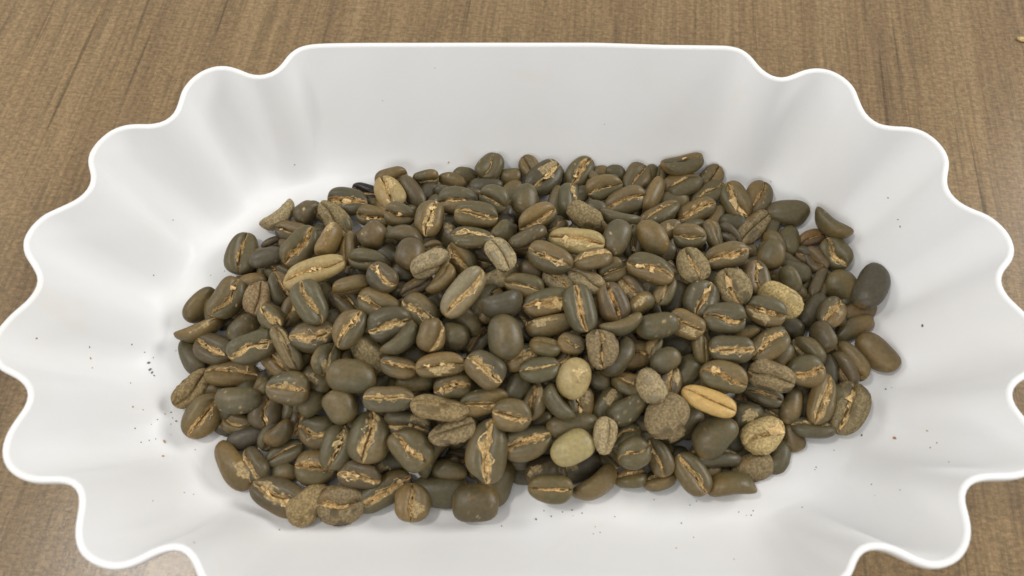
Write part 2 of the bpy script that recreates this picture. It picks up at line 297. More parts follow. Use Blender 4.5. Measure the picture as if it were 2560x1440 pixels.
class Bean:
    """One bean in its own frame: x along its length, z out of the creased face. Unit half sizes until scaled."""
    def __init__(self, a, w, h, code, flags, up, seed, nu=34, nv=44):
        rs = np.random.RandomState(seed * 7 + 3)
        self.rs, self.flags = rs, flags
        self.a, self.w, self.h = a, w, h
        self.kb = rs.uniform(0.24, 0.32) if 'h' in flags else rs.uniform(-0.05, 0.07)
        self.sb = rs.uniform(-0.16, 0.16)
        self.taper = rs.uniform(-0.17, 0.17)
        self.cs, self.cp, self.cf = rs.uniform(0.03, 0.19), rs.uniform(0, 6.28), rs.uniform(1.6, 3.6)
        self.amt = rs.uniform(0.6, 1.6); self.dry = rs.rand() * 0.75
        self.twist = rs.uniform(-0.4, 0.4)
        self.dents = [(rs.normal(size=3), rs.uniform(0.05, 0.13), rs.uniform(0.35, 0.6)) for _ in range(3)]
        self.roll = rs.uniform(0.10, 0.30)
        self.c0 = rs.uniform(-0.05, 0.05)
        self.wc = rs.uniform(0.045, 0.07) * (1.45 if 'S' in flags else 1.0)
        self.dc = rs.uniform(0.45, 0.62) * (1.2 if 'S' in flags else 1.0)
        self.pw, self.qw = rs.uniform(2.35, 3.1), rs.uniform(2.0, 2.4)
        self.low = waves(rs, 6, 1.2, 2.6); self.mid = waves(rs, 8, 4, 7); self.hi = waves(rs, 16, 9, 16); self.fine = waves(rs, 22, 18, 34)
        self.edge = waves(rs, 10, 6, 15)
        u = np.linspace(0, 1, nu + 1)[1:-1]
        xs = -np.cos(np.pi * u)
        s = (np.arange(nv) + 0.5) / nv * 2 - 1
        ph = np.sign(s) * np.pi * np.abs(s) ** 1.45
        X, PH = np.meshgrid(xs, ph, indexing='ij')
        X, PH = X.ravel(), PH.ravel()
        P = self.point(X, np.sin(PH), np.cos(PH) >= 0)
        P = np.vstack([P, self.point(np.array([-1.0, 1.0]), np.zeros(2), np.array([True, True]))])
        self.nu, self.nv = nu - 1, nv
        # unit directions for masks
        self.U = np.vstack([np.column_stack([X, np.sin(PH), np.cos(PH)]), [[-1, 0, 0], [1, 0, 0]]])
        self.verts = P
        F = []
        for i in range(self.nu - 1):
            for j in range(nv):
                k = (j + 1) % nv
                F.append((i*nv + j, i*nv + k, (i+1)*nv + k, (i+1)*nv + j))
        p0 = self.nu * nv
        for j in range(nv):
            k = (j + 1) % nv
            F.append((p0, k, j)); F.append((p0 + 1, (self.nu-1)*nv + j, (self.nu-1)*nv + k))
        self.faces = F
        self.paint(code, up)

    def yc(self, x):
        return self.c0 + self.cs * np.sin(self.cf * x + self.cp) + 0.012 * np.sin(23*x + self.cp*3) * (1 if 'S' in self.flags else 0.4)

    def point(self, x, yh, top):
        r = np.clip(1 - np.abs(x) ** self.pw, 0, 1) ** (1 / self.qw)
        yc = self.yc(x)
        g = np.where(top, 0.86 * np.clip(1 - np.abs(yh) ** 3.4, 0, 1) ** 0.62, -1.14 * np.sqrt(np.clip(1 - yh*yh, 0, 1)))
        dy = yh - yc
        fade = np.clip((1.0 - np.abs(x)) / 0.12, 0, 1)
        dip = (self.dc * np.exp(-(dy / self.wc) ** 2) + self.roll * np.exp(-(dy / 0.34) ** 2)) * np.where(top, 1, 0) * (0.35 + 0.65 * fade)
        y = yh * r * (1 + self.taper * x) + self.sb * (x*x - 0.4)
        z = (g - dip) * r * (1 + 0.5 * self.taper * x) + 0.14 + self.kb * (2.2*x*x - 0.9)
        xx = x.copy() if isinstance(x, np.ndarray) else np.array(x)
        q = np.column_stack([xx, y, z * 0.7])
        b = 0.036 * self.low(q) + 0.014 * self.mid(q)
        qs = q * np.array([0.45, 1.7, 1.5])
        if 'w' in self.flags:
            b = b + 0.030 * (0.5 - np.abs(self.mid(q))) + 0.009 * (0.6 - np.abs(self.hi(qs)))
        if 'K' in self.flags:
            b = b + 0.003 * (0.6 - np.abs(self.hi(qs)))
        for c, dep, rad in self.dents:
            c = c / np.linalg.norm(c)
            b = b - dep * np.exp(-((q / np.array([1, 1, 0.7]) - c) ** 2).sum(1) / rad ** 2)
        s = 1 + b
        Y, Z = y * self.w * s, z * self.h * s
        tw = self.twist * xx
        return np.column_stack([xx * self.a * s, Y * np.cos(tw) - Z * np.sin(tw), Y * np.sin(tw) + Z * np.cos(tw)])

    def paint(self, code, up):
        rs, U = self.rs, self.U
        n = len(U)
        base = BASE[code] * rs.uniform(0.92, 1.08) * np.array([rs.uniform(0.98, 1.03), 1, rs.uniform(0.94, 1.05)])
        C = np.tile(base, (n, 1)); A = np.zeros(n)
        def mix(c, m):
            nonlocal C
            m = np.clip(m, 0, 1)[:, None]
            C = C * (1 - m) + c * m
        warm = np.clip(self.low(U * 1.1) * 0.6 + rs.uniform(-0.35, 0.45), 0, 1)
        if code not in 'kYPD': mix(lin(136, 108, 60), warm * (rs.uniform(0.08, 0.35) if code in 'gdD' else rs.uniform(0.25, 0.7)))
        mix(base * 0.72, np.clip(self.mid(U * 0.8) - 0.5, 0, 1) * 0.5)
        mix(base * 1.25, np.clip(self.hi(U * 0.7) - 0.9, 0, 1) * 0.5)
        # tips dry out browner
        mix(TAN, np.clip((np.abs(U[:, 0]) - 0.9) / 0.1, 0, 1) * rs.uniform(0.1, 0.5))
        # the two lobes often differ in tone
        if rs.rand() < 0.5 and code not in 'kY':
            lobe = np.clip(np.sign(rs.uniform(-1, 1)) * (U[:, 1] - self.yc(U[:, 0])) * 8, 0, 1) * (U[:, 2] > 0)
            mix(base * 0.5 + TAN * 0.62, lobe * rs.uniform(0.15, 0.45))
        # papery skin down in the crease and ragged along its lips
        dy = np.abs(U[:, 1] - self.yc(U[:, 0])); topm = U[:, 2] > 0
        wid = self.wc * (1.2 + 0.9 * self.edge(U * 1.4)) * self.amt + (0.06 * self.amt if 'S' in self.flags else 0.01)
        m = np.clip((wid - dy) / 0.035, 0, 1) * topm
        skin = PALE * (1 - 0.7*self.dry) + (lin(200, 158, 98)) * 0.7*self.dry
        self.skin = skin
        cc = skin * (0.80 + 0.16 * self.fine(U)[:, None])
        mix(cc, m * (0.9 if 'S' in self.flags else 0.55)); A = np.maximum(A, m)
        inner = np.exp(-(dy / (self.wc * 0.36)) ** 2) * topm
        mix(lin(78, 58, 38), inner * 0.9)  # dark brown crease bottom, occlusion shade painted into the colour
        # tiny flecks everywhere, more on 'q' beans
        fl = np.clip(self.fine(U * 1.2) - (1.25 if 'q' in self.flags else 1.9), 0, 1) * 1.2
        mix(PALE, fl * 0.6)
        self.patch = None
        ur = math.radians(up)
        d = np.array([0, math.sin(ur), math.cos(ur)])
        if 'K' in self.flags:
            mask = self.edge(U * 0.55) * 0.55 + self.hi(U) * 0.25 + 0.32 + 0.35 * (U @ d)
        elif 'k' in self.flags:
            t = rs.uniform(-0.6, 0.6) + ur
            c = np.array([rs.uniform(-0.55, 0.55), math.sin(t), math.cos(t)])
            mask = 0.48 - np.linalg.norm(U - c, axis=1) + 0.16 * self.edge(U) + 0.08 * self.hi(U)
        elif 'q' in self.flags and rs.rand() < 0.4:
            t = rs.uniform(-0.5, 0.5) + ur
            c = np.array([rs.uniform(-0.5, 0.5), math.sin(t), math.cos(t)])
            mask = 0.20 - np.linalg.norm(U - c, axis=1) + 0.09 * self.edge(U)
        else:
            mask = None
        if mask is not None:
            self.patch = mask
            sp = 0.5 + 0.5 * np.tanh(2.2 * self.fine(U * 1.3))
            under = base * 0.45 + TAN * 0.35 + PALE * 0.15
            mix(under, np.clip(mask * 4, 0, 1) * 0.6)
            f = 0.30 if 'K' in self.flags else 0.62
            self.patch_col = (lin(200, 178, 134))[None] * (0.72 + 0.30 * sp[:, None]) * f + base[None] * (1.1 - f)
            if 'Y' == code: self.patch = None
        A = np.maximum(A, 0.12)
        if code == 'k': A *= 0.3
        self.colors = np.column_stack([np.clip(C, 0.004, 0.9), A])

    def patch_mesh(self):
        if self.patch is None: return None
        m = self.patch > 0
        F = [f for f in self.faces if all(m[i] for i in f)]
        if len(F) < 6: return None
        used = sorted({i for f in F for i in f}); idx = {v: k for k, v in enumerate(used)}
        cnt = np.zeros(len(self.verts), int)
        for f in F:
            for i in f: cnt[i] += 1
        V = self.verts[used]
        nrm = V / np.linalg.norm(V, axis=1)[:, None]
        nrm = nrm / np.array([self.a, self.w, self.h]); nrm /= np.linalg.norm(nrm, axis=1)[:, None]
        lift = 0.00005 + 0.00002 * self.rs.rand(len(used)) + np.where(cnt[used] < 4, self.rs.rand(len(used)) ** 3 * 0.00020, 0)
        V = V + nrm * lift[:, None]
        colr = np.column_stack([np.clip(self.patch_col[used], 0.01, 0.9), np.full(len(used), 0.9)])
        return V, [tuple(idx[i] for i in f) for f in F], colr

    def skin_mesh(self):
        """Papery silverskin standing out of the crease: a ragged strip and a few torn flakes."""
        rs, big = self.rs, 'S' in self.flags
        if not (big or 's' in self.flags or 'a' in self.flags): return None
        V, F, K = [], [], []
        def tone(n):
            t = rs.rand(n, 1)
            c = self.skin * (0.72 + 0.5 * t) * (1 - 0.35 * (t < 0.2))
            return np.column_stack([np.clip(c, 0.02, 0.85), np.full(n, 0.55)])
        if 'a' not in self.flags:
            n = 30
            x0, x1 = (rs.uniform(-0.9, -0.55), rs.uniform(0.55, 0.9)) if big else (rs.uniform(-0.8, -0.5), rs.uniform(0.4, 0.8))
            xs = np.linspace(x0, x1, n)
            env = np.clip(np.minimum(xs - x0, x1 - xs) / 0.2, 0.15, 1)
            def width():
                f1, f2, p1, p2 = rs.uniform(2, 4), rs.uniform(6, 11), rs.uniform(0, 6.3), rs.uniform(0, 6.3)
                g = 0.5 + 0.35*np.sin(f1*xs + p1) + 0.25*np.sin(f2*xs + p2)
                return (0.015 + (0.22 if big else 0.08) * self.amt * np.clip(g, 0, 1) ** 2.0) * (0.7 + 0.6*rs.rand(n)) * env
            wl, wr = width(), width()
            yc = self.yc(xs)
            cover = np.sin(xs * rs.uniform(2, 5) + rs.uniform(0, 6.3)) > rs.uniform(-1.1, 0.8)
            cols_ = []
            for off, lift in ((-wl - self.wc*0.9, 0.05), (-0.75*self.wc*np.ones(n), 0.10), (np.zeros(n), 0.22), (0.75*self.wc*np.ones(n), 0.10), (wr + self.wc*0.9, 0.05)):
                p = self.point(xs, np.clip(yc + off, -0.9, 0.9), np.ones(n, bool))
                p[:, 2] += self.h * lift * (0.35 + 1.1 * rs.rand(n))
                cols_.append(p)
            V = list(np.stack(cols_, 1).reshape(-1, 3))
            side = rs.randint(3)
            for i in range(n - 1):
                for c in range(4):
                    if c in (1, 2) and not cover[i]: continue
                    if c == 0 and side == 1 and wl[i] < 0.05: continue
                    if c == 3 and side == 2 and wr[i] < 0.05: continue
                    k = i*5 + c
                    F.append((k, k+5, k+6, k+1))
            K = list(tone(len(V)))
        nf = (rs.randint(0, 5) if big else rs.randint(0, 2)) + (2 if 'a' in self.flags else 0)
        for _ in range(nf):
            x = rs.uniform(-0.6, 0.6); c = self.point(np.array([x]), np.array([self.yc(x) + rs.uniform(-0.12, 0.12)]), np.array([True]))[0]
            m = rs.randint(6, 10); R = self.w * rs.uniform(0.14, 0.46 if big else 0.26)
            an = np.sort(rs.uniform(0, 6.283, m)); rad = R * rs.uniform(0.3, 1.1, m)
            el = rs.uniform(0.6, 1.6)
            tilt = rs.uniform(-0.5, 0.5)
            k0 = len(V)
            V.append(c + np.array([0, 0, self.h * 0.16])); 
            for a_, r_ in zip(an, rad):
                px, py = r_*math.cos(a_)*el, r_*math.sin(a_)
                V.append(c + np.array([px, py, self.h*0.10 + abs(py)*abs(tilt) + rs.uniform(-0.02, 0.14)*self.w]))
            K += list(tone(m + 1))
            for j in range(m): F.append((k0, k0 + 1 + j, k0 + 1 + (j+1) % m))
        if not F: return None
        return np.array(V), F, np.array(K)

def parse(line):
    p = line.split(',')
    n = [float(v) for v in p[:10]]
    return (Vector(n[:3]) / 1000, Quaternion(n[3:7]), [v/1000 for v in n[7:10]], p[10], p[11], float(p[12]), int(p[13]),
            p[14].replace(';', ',') if len(p) > 14 else None)

# x, y, z mm; quaternion; half length, width, thickness mm; tone; marks; side turned up; seed; label
BEANS = """-7.86,47.74,6.38,0.87,0.012,-0.019,0.493,4.65,3.68,2.35,o,s,-20,0,olive bean with ragged crease perched highest at the back; left of centre
-2.03,45.44,4.42,0.285,-0.958,-0.0,0.0,3.25,2.95,1.89,o,-,-180,1,small olive bean; round back up; just below and right of the topmost back bean
-14.94,46.42,4.19,0.287,-0.958,-0.001,0.003,3.63,2.46,1.58,o,-,-180,2,half-buried olive bean; round back up; first left of the topmost back bean
-18.43,44.91,3.95,0.269,-0.956,0.114,-0.023,4.3,2.28,1.46,o,q,180,3,olive bean; round back up; second left of the topmost back bean
-25.91,44.92,5.2,0.748,0.664,0.006,-0.001,3.74,3.03,1.94,o,s,50,4,olive bean; on its edge; just above the golden tan back bean
-8.97,41.81,5.37,0.28,-0.96,-0.001,0.004,5.01,2.79,1.79,d,-,-180,7,half-buried dark grey bean; round back up; first below the topmost back bean
-6.3,30.81,16.89,0.88,0.388,-0.077,-0.265,4.1,3.62,2.32,g,s,20,8,grey-green bean; crease up; second below the topmost back bean
-15.95,31.66,14.26,0.974,0.226,0.013,-0.023,5.4,3.67,2.35,g,s,-5,9,grey-green bean; crease up; just above and right of the golden tan back bean
-10.57,24.38,19.63,0.98,0.192,0.013,-0.041,5.5,3.53,2.26,o,S,-8,10,olive bean; papery crease up; just right of the golden tan back bean
-35.25,44.16,5.53,0.873,0.444,0.09,0.184,4.68,3.92,2.51,t,-,20,11,half-buried tan bean; crease up; just above and right of the blackened bean
-29.1,39.61,6.27,0.137,-0.847,0.507,0.085,5.76,2.65,1.7,b,-,-180,12,brown bean; round back up; just above and left of the golden tan back bean
-35.13,38.62,7.0,0.879,0.095,-0.021,-0.468,5.62,3.96,2.53,y,Sk,0,13,pale yellow bean; papery crease up; just right of the blackened bean
-30.46,26.7,15.87,0.964,0.245,0.022,-0.102,4.02,3.15,2.01,g,a,0,14,grey-green bean; crease up; just left of the golden tan back bean
-22.53,24.28,18.14,0.768,0.144,0.002,0.624,4.84,3.7,2.37,t,S,0,15,golden tan bean with a pale crooked crease; upper left of the heap
-18.4,21.49,14.48,0.334,-0.817,0.449,-0.142,4.04,3.03,1.94,g,k,-150,16,grey-green bean; round back up; just lower right of the golden tan back bean
-11.34,16.7,21.91,0.988,-0.145,0.017,-0.041,5.46,3.05,1.95,o,Sq,-45,17,olive bean; papery crease up; just above and left of the net-patterned bean
-3.88,20.22,17.65,0.429,-0.83,-0.338,0.112,3.53,3.09,1.98,o,-,-150,18,half-buried olive bean; round back up; just above the net-patterned bean
-4.38,11.54,23.03,0.877,0.051,0.007,-0.477,4.71,3.07,1.97,p,K,-10,19,bean covered in pale net-patterned skin; crease running down to the right
-36.26,19.17,18.7,0.355,-0.776,-0.509,0.112,3.69,3.39,2.17,b,q,-160,20,brown bean; round back up; second below the blackened bean
-28.73,19.51,17.65,0.592,0.791,-0.062,-0.144,4.99,3.36,2.15,d,h,80,21,dark grey bean; on its edge; curved; first lower left of the golden tan back bean
-26.42,12.87,21.57,0.126,-0.741,-0.66,0.009,4.03,3.45,2.21,b,-,-180,22,brown bean; round back up; second below and left of the golden tan back bean
-21.33,9.56,22.53,0.698,0.669,0.144,0.21,5.04,3.79,2.42,p,K,60,23,pale grey bean; on its edge; second upper left of the pale curved bean
-14.12,13.2,18.06,0.799,0.428,-0.067,-0.418,4.5,3.61,2.31,o,S,35,24,olive bean; papery crease up; just above the pale curved bean
-33.5,15.81,14.8,0.138,-0.914,0.379,0.044,3.36,2.87,1.83,d,-,-180,26,dark grey bean; round back up; third below and left of the golden tan back bean
-36.57,12.49,18.1,0.84,0.535,-0.026,-0.084,5.41,3.22,2.06,o,s,40,27,olive bean; crease up; second right of the long pale yellow bean
-32.48,6.17,21.75,0.952,0.162,0.019,-0.259,4.01,3.23,2.07,d,wS,0,28,dark grey bean; crease up; wrinkled; second above the dark bean with ragged crease
-39.44,32.13,5.5,0.965,0.241,0.028,-0.101,5.1,3.1,1.98,o,S,0,29,half-buried olive bean; papery crease up; first below the blackened bean
-42.48,41.08,3.94,0.956,0.227,-0.026,-0.185,4.07,2.32,1.48,k,s,0,30,blackened shiny bean tucked in at the upper left of the heap
-1.56,40.15,4.99,0.153,-0.845,-0.513,0.008,4.18,3.15,2.02,o,-,-180,34,olive bean; round back up; second below and left of the two-tone back bean
-9.47,14.09,16.32,0.816,0.516,-0.071,-0.252,3.24,2.88,1.85,d,s,40,35,half-buried small dark grey bean; crease up; just left of the net-patterned bean
3.12,48.19,5.71,0.837,0.141,-0.06,-0.525,3.91,2.83,1.81,t,q,0,36,half-buried tan bean; crease up; just above and left of the two-tone back bean
7.05,44.65,5.4,0.925,0.139,0.033,0.352,6.42,4.55,2.91,d,Sk,-8,37,two-tone bean; one half crusted and pale; one half dark; back centre
17.38,46.81,5.27,0.89,0.107,0.026,0.442,5.13,3.45,2.2,o,S,-5,38,olive bean; papery crease up; just right of the two-tone back bean
27.34,46.95,4.22,0.288,-0.958,0.002,-0.006,3.05,2.71,1.74,g,-,-180,41,small grey-green bean; round back up; just above the grey bean with flaky crease
23.49,39.79,8.12,0.941,0.29,-0.005,0.176,5.38,3.6,2.3,o,s,5,42,olive bean; crease up; just above and left of the grey bean with flaky crease
32.99,44.72,4.67,0.861,0.078,0.013,0.503,4.86,3.8,2.43,o,s,0,43,olive bean; crease up; just above and right of the grey bean with flaky crease
29.16,35.6,8.04,0.965,0.193,-0.016,0.176,6.09,3.8,2.43,g,S,-5,44,grey-green bean with a flaky curved crease; back right of centre
36.89,37.61,7.33,0.578,-0.619,-0.41,0.339,5.81,3.47,2.22,t,-,-100,45,tan bean; on its edge; first right of the grey bean with flaky crease
45.92,48.05,6.95,0.962,-0.25,-0.043,0.105,5.92,3.6,2.3,o,hs,-60,48,curved olive bean with a yellow crease lying against the back wall
45.57,42.1,5.33,0.966,-0.194,-0.05,0.16,5.73,4.36,2.79,o,s,-50,49,half-buried olive bean; on its edge; first below the curved bean at the back wall
42.67,37.73,4.55,0.249,-0.964,-0.092,0.01,4.69,3.39,2.17,o,-,-180,50,half-buried olive bean; round back up; second below the curved bean at the back wall
1.69,31.92,15.29,0.076,-0.733,-0.673,-0.06,4.42,3.53,2.26,g,q,-180,51,grey-green bean; round back up; first below and left of the two-tone back bean
10.41,37.48,4.52,0.124,-0.757,-0.631,-0.118,4.85,2.42,1.55,o,-,-180,52,olive bean; round back up; first below and right of the two-tone back bean
13.09,32.16,13.65,0.6,0.434,0.245,0.625,4.95,4.0,2.56,g,S,60,53,grey-green bean; papery crease up; second below and right of the two-tone back bean
18.79,39.42,4.43,0.274,-0.962,0.006,-0.023,3.46,3.04,1.94,d,-,-180,54,dark grey bean; round back up; second left of the grey bean with flaky crease
16.44,24.33,19.29,0.475,-0.822,0.3,-0.095,4.88,3.57,2.29,o,Kf,-150,55,olive bean; round back up; pale flaky skin; just above the long peeled bean
20.26,30.16,13.19,0.269,-0.958,0.098,-0.028,2.92,2.41,1.54,g,-,-180,56,small grey-green bean; round back up; first left of the grey bean with flaky crease
25.94,25.48,16.05,0.842,-0.526,0.063,-0.106,5.38,3.31,2.12,g,h,-95,57,grey-green bean; on its edge; curved; first below the grey bean with flaky crease
38.06,31.57,8.22,0.951,-0.153,-0.075,0.257,5.94,2.97,1.9,g,sq,-40,58,grey-green bean; crease up; second right of the grey bean with flaky crease
4.25,23.3,20.23,0.87,0.425,0.065,0.243,5.46,3.35,2.14,o,S,25,59,olive bean; papery crease up; just below the two-tone back bean
9.42,23.13,16.76,0.94,0.213,0.006,0.267,2.9,2.22,1.42,d,s,0,60,small dark grey bean; crease up; just above and left of the long peeled bean
14.3,16.03,21.45,0.98,0.18,-0.016,-0.079,6.92,3.33,2.13,y,Sk,-8,61,long bean with a broad pale sheet of peeled skin; back centre
23.8,17.26,20.89,0.065,-0.821,-0.565,-0.052,5.06,3.44,2.2,g,q,-180,62,grey-green bean; round back up; just above and right of the shiny tan bean
28.76,19.04,15.67,0.768,0.07,-0.133,0.622,4.45,2.99,1.91,g,ws,0,63,grey-green bean; crease up; wrinkled; second below the grey bean with flaky crease
33.0,18.48,19.08,0.208,-0.833,0.51,-0.043,4.9,3.48,2.23,o,-,-180,64,olive bean; round back up; first below and right of the grey bean with flaky crease
38.98,23.85,12.87,0.191,-0.947,-0.251,-0.064,3.86,2.49,1.59,o,k,-180,65,olive bean; round back up; second lower right of the grey bean with flaky crease
7.59,10.62,23.09,0.942,0.271,-0.016,-0.197,5.86,3.46,2.22,g,S,5,67,grey-green bean; papery crease up; just below and left of the long peeled bean
17.58,10.13,22.72,0.961,-0.255,-0.043,0.101,4.9,3.37,2.16,t,S,-55,68,shiny tan bean with torn upper edge; back centre
31.39,8.43,21.66,0.96,0.197,-0.039,-0.193,5.76,3.26,2.09,o,S,-5,69,olive bean; papery crease up; just right of the shiny tan bean
2.88,9.2,19.19,0.227,-0.974,0.001,-0.006,3.13,2.77,1.77,b,-,-180,71,small brown bean; round back up; just below and right of the net-patterned bean
2.29,16.52,21.81,0.684,0.705,0.119,0.143,5.09,3.42,2.19,b,q,65,72,brown bean; on its edge; just above and right of the net-patterned bean
54.47,45.84,4.23,0.901,0.09,0.011,0.424,4.1,3.2,2.05,o,-,0,73,olive bean; crease up; first below and right of the curved bean at the back wall
52.81,40.13,4.15,0.951,-0.012,-0.03,0.309,5.92,3.28,2.1,o,s,-20,74,olive bean; crease up; second below and right of the curved bean at the back wall
48.69,34.32,4.9,0.969,0.111,-0.023,0.219,5.88,3.15,2.01,o,S,-10,75,olive bean; papery crease up; third below the curved bean at the back wall
60.18,37.33,5.2,0.819,0.226,-0.124,-0.512,5.82,3.98,2.54,o,S,0,76,olive bean; papery crease up; first left of the plain olive back-right bean
66.54,38.8,4.55,0.837,-0.023,-0.05,0.544,5.2,3.64,2.33,o,s,0,77,olive bean; crease up; just above and left of the plain olive back-right bean
73.59,33.48,5.2,0.276,-0.959,0.053,-0.028,5.77,3.77,2.41,o,-,-180,78,plain smooth olive bean; round back up; at the back right of the heap
83.69,28.62,7.54,0.792,-0.488,0.193,-0.311,5.86,3.76,2.41,o,h,-100,79,smooth crescent-shaped bean at the upper right edge of the heap
63.7,29.14,4.34,0.915,0.063,-0.003,0.399,7.01,3.21,2.06,b,K,0,80,large brown bean; crease up; second lower left of the plain olive back-right bean
69.2,29.56,3.6,0.052,0.818,0.568,0.07,4.06,2.15,1.38,g,-,-180,81,grey-green bean; round back up; first lower left of the plain olive back-right bean
73.16,25.81,4.32,0.077,0.797,0.592,0.09,4.64,3.07,1.97,o,-,-180,82,olive bean; round back up; first below the plain olive back-right bean
65.42,18.46,10.63,0.004,-0.779,-0.6,-0.183,4.22,3.39,2.17,o,n,-180,83,olive bean; round back up; second below the plain olive back-right bean
79.53,26.37,3.76,0.97,0.168,0.006,0.177,3.79,2.37,1.52,r,s,0,84,half-buried reddish bean; crease up; first below and left of the crescent bean
84.6,21.17,5.2,0.815,0.293,-0.161,-0.473,4.87,3.97,2.54,o,S,5,85,olive bean; papery crease up; just below the crescent bean
51.73,14.43,16.8,0.971,0.2,-0.043,0.124,5.62,3.38,2.16,o,S,0,86,olive bean; papery crease up; first above the bean with star-shaped flake
42.15,10.05,19.77,0.783,0.157,-0.015,-0.601,4.69,3.73,2.39,o,SK,-5,87,olive bean; crease up; third upper left of the bean with star-shaped flake
43.57,21.27,14.45,0.967,0.248,-0.049,-0.013,4.31,3.35,2.15,o,s,0,88,olive bean; crease up; fourth above and left of the bean with star-shaped flake
51.85,25.72,6.81,0.75,-0.194,0.292,-0.561,4.69,2.97,1.9,o,-,-60,89,half-buried olive bean; on its edge; third above the bean with star-shaped flake
56.6,26.6,5.21,0.886,0.267,-0.065,-0.373,3.94,2.59,1.66,d,w,0,90,half-buried dark grey bean; crease up; wrinkled; second above the bean with star-shaped flake
54.38,33.46,3.66,0.007,0.834,0.551,0.038,3.96,2.29,1.46,o,-,-180,91,olive bean; round back up; third lower right of the curved bean at the back wall
58.93,30.95,4.37,0.257,-0.966,0.004,-0.014,3.87,2.87,1.83,d,-,-180,92,dark grey bean; round back up; second left of the plain olive back-right bean
77.62,21.09,4.16,0.938,0.277,-0.066,-0.199,3.95,2.69,1.72,d,s,0,94,half-buried dark grey bean; crease up; second below and left of the crescent bean
72.25,15.37,6.18,0.249,-0.961,0.106,-0.06,4.58,2.98,1.91,g,-,-180,95,grey-green bean; round back up; second upper right of the bean wrapped in tan skin
49.61,15.01,10.32,0.229,-0.97,0.019,-0.08,3.54,2.92,1.87,o,-,180,96,olive bean; round back up; second above and left of the bean with star-shaped flake
-46.91,36.71,5.99,0.989,0.125,0.003,-0.074,5.67,3.92,2.51,d,S,-15,97,dark grey bean; papery crease up; first below and left of the blackened bean
-57.38,33.62,5.2,0.4,-0.817,-0.377,0.174,4.18,3.35,2.14,b,q,-160,98,brown bean; round back up; just right of the small speckled kidney bean
-65.22,32.56,5.2,0.787,-0.468,-0.212,0.341,5.56,3.43,2.2,p,hK,-95,99,small speckled kidney-shaped bean on the left slope of the tray
-73.44,20.87,5.3,0.677,0.116,0.092,0.721,6.28,4.49,2.87,o,s,-3,100,upright olive oval bean with a thin crease; standing out at the left
-60.32,27.07,5.75,0.968,0.212,0.033,-0.126,5.28,3.18,2.03,d,a,0,101,dark grey bean; crease up; just below and right of the small speckled kidney bean
-56.69,20.25,10.7,0.854,0.202,0.054,0.476,6.3,3.98,2.55,o,S,-5,102,large olive bean; papery crease up; just above and left of the long pale yellow bean
-65.79,24.9,3.64,0.939,0.269,0.074,0.201,3.72,2.01,1.29,B,w,0,103,half-buried dark brown bean; crease up; wrinkled; just below the small speckled kidney bean
-64.88,17.26,10.15,0.263,-0.946,-0.179,0.062,4.79,2.49,1.59,D,w,-180,104,grey-brown bean; round back up; wrinkled; just right of the lone upright olive bean
-49.87,9.56,18.22,0.967,0.146,0.044,0.202,8.03,3.25,2.08,y,S,-12,105,long pale yellow-green bean with a double crease line; near the left edge
-47.46,18.63,16.64,0.527,-0.646,-0.468,0.292,4.88,3.54,2.26,t,k,-130,106,tan bean; on its edge; pale patch; first upper right of the long pale yellow bean
-42.63,17.14,15.43,0.674,-0.237,-0.323,0.621,4.58,3.1,1.99,t,s,-60,107,tan bean; on its edge; second above and right of the long pale yellow bean
-49.51,30.71,6.59,0.905,0.133,0.079,-0.396,5.92,3.43,2.19,o,K,0,108,olive bean; crease up; pale flaky skin; second below and left of the blackened bean
-62.63,15.23,6.47,0.965,0.152,0.027,-0.213,4.05,3.09,1.98,o,s,0,110,half-buried olive bean; crease up; just left of the long pale yellow bean
-59.56,7.4,11.97,0.861,-0.131,0.236,-0.432,4.96,3.6,2.3,g,s,-25,112,grey-green bean; crease up; just right of the reddish speckled bean
-74.12,6.38,8.63,0.83,0.188,0.098,0.516,6.19,4.01,2.57,o,S,-5,113,olive bean; papery crease up; just left of the reddish speckled bean
-81.89,6.12,5.27,0.446,-0.748,-0.425,0.246,5.35,3.42,2.19,o,-,-150,114,half-buried olive bean; round back up; just above the slim blotched bean
-64.29,3.9,14.42,0.708,0.164,0.088,0.681,4.29,3.17,2.03,r,K,0,115,reddish-brown speckled bean with a sharp straight crease; on the left
-69.34,11.66,6.37,0.24,-0.964,-0.103,0.052,3.85,2.5,1.6,o,-,-180,116,half-buried olive bean; round back up; just above the reddish speckled bean
-49.71,0.65,19.0,0.852,0.035,0.103,-0.512,6.06,3.86,2.47,g,S,0,118,grey-green bean; papery crease up; second below the long pale yellow bean
-48.47,5.86,11.83,0.033,-0.874,0.482,0.048,3.8,2.63,1.68,o,-,-180,119,half-buried olive bean; round back up; first below the long pale yellow bean
-40.47,5.54,18.64,0.659,0.74,0.119,0.066,4.78,3.21,2.05,t,-,70,120,tan bean; on its edge; first right of the long pale yellow bean
-42.69,3.85,13.77,0.935,0.111,0.036,-0.336,4.42,3.56,2.28,g,s,0,121,grey-green bean; crease up; just below and right of the long pale yellow bean
-80.52,-1.54,6.61,0.767,-0.609,-0.118,0.165,6.29,3.38,2.16,t,hk,-105,123,slim tan bean with one pale blotch at the left edge
-82.34,-7.22,4.16,0.07,0.868,-0.487,-0.066,5.74,2.87,1.83,g,-,-180,124,half-buried grey-green bean; round back up; just below the slim blotched bean
-75.92,-6.46,6.63,0.974,0.084,0.006,-0.211,5.38,4.04,2.58,b,S,0,125,brown bean; papery crease up; just below and right of the slim blotched bean
-63.77,-8.55,14.01,0.932,0.278,0.104,0.21,6.08,3.85,2.46,g,S,8,126,grey-green bean; papery crease up; first upper right of the tan bean with top crease
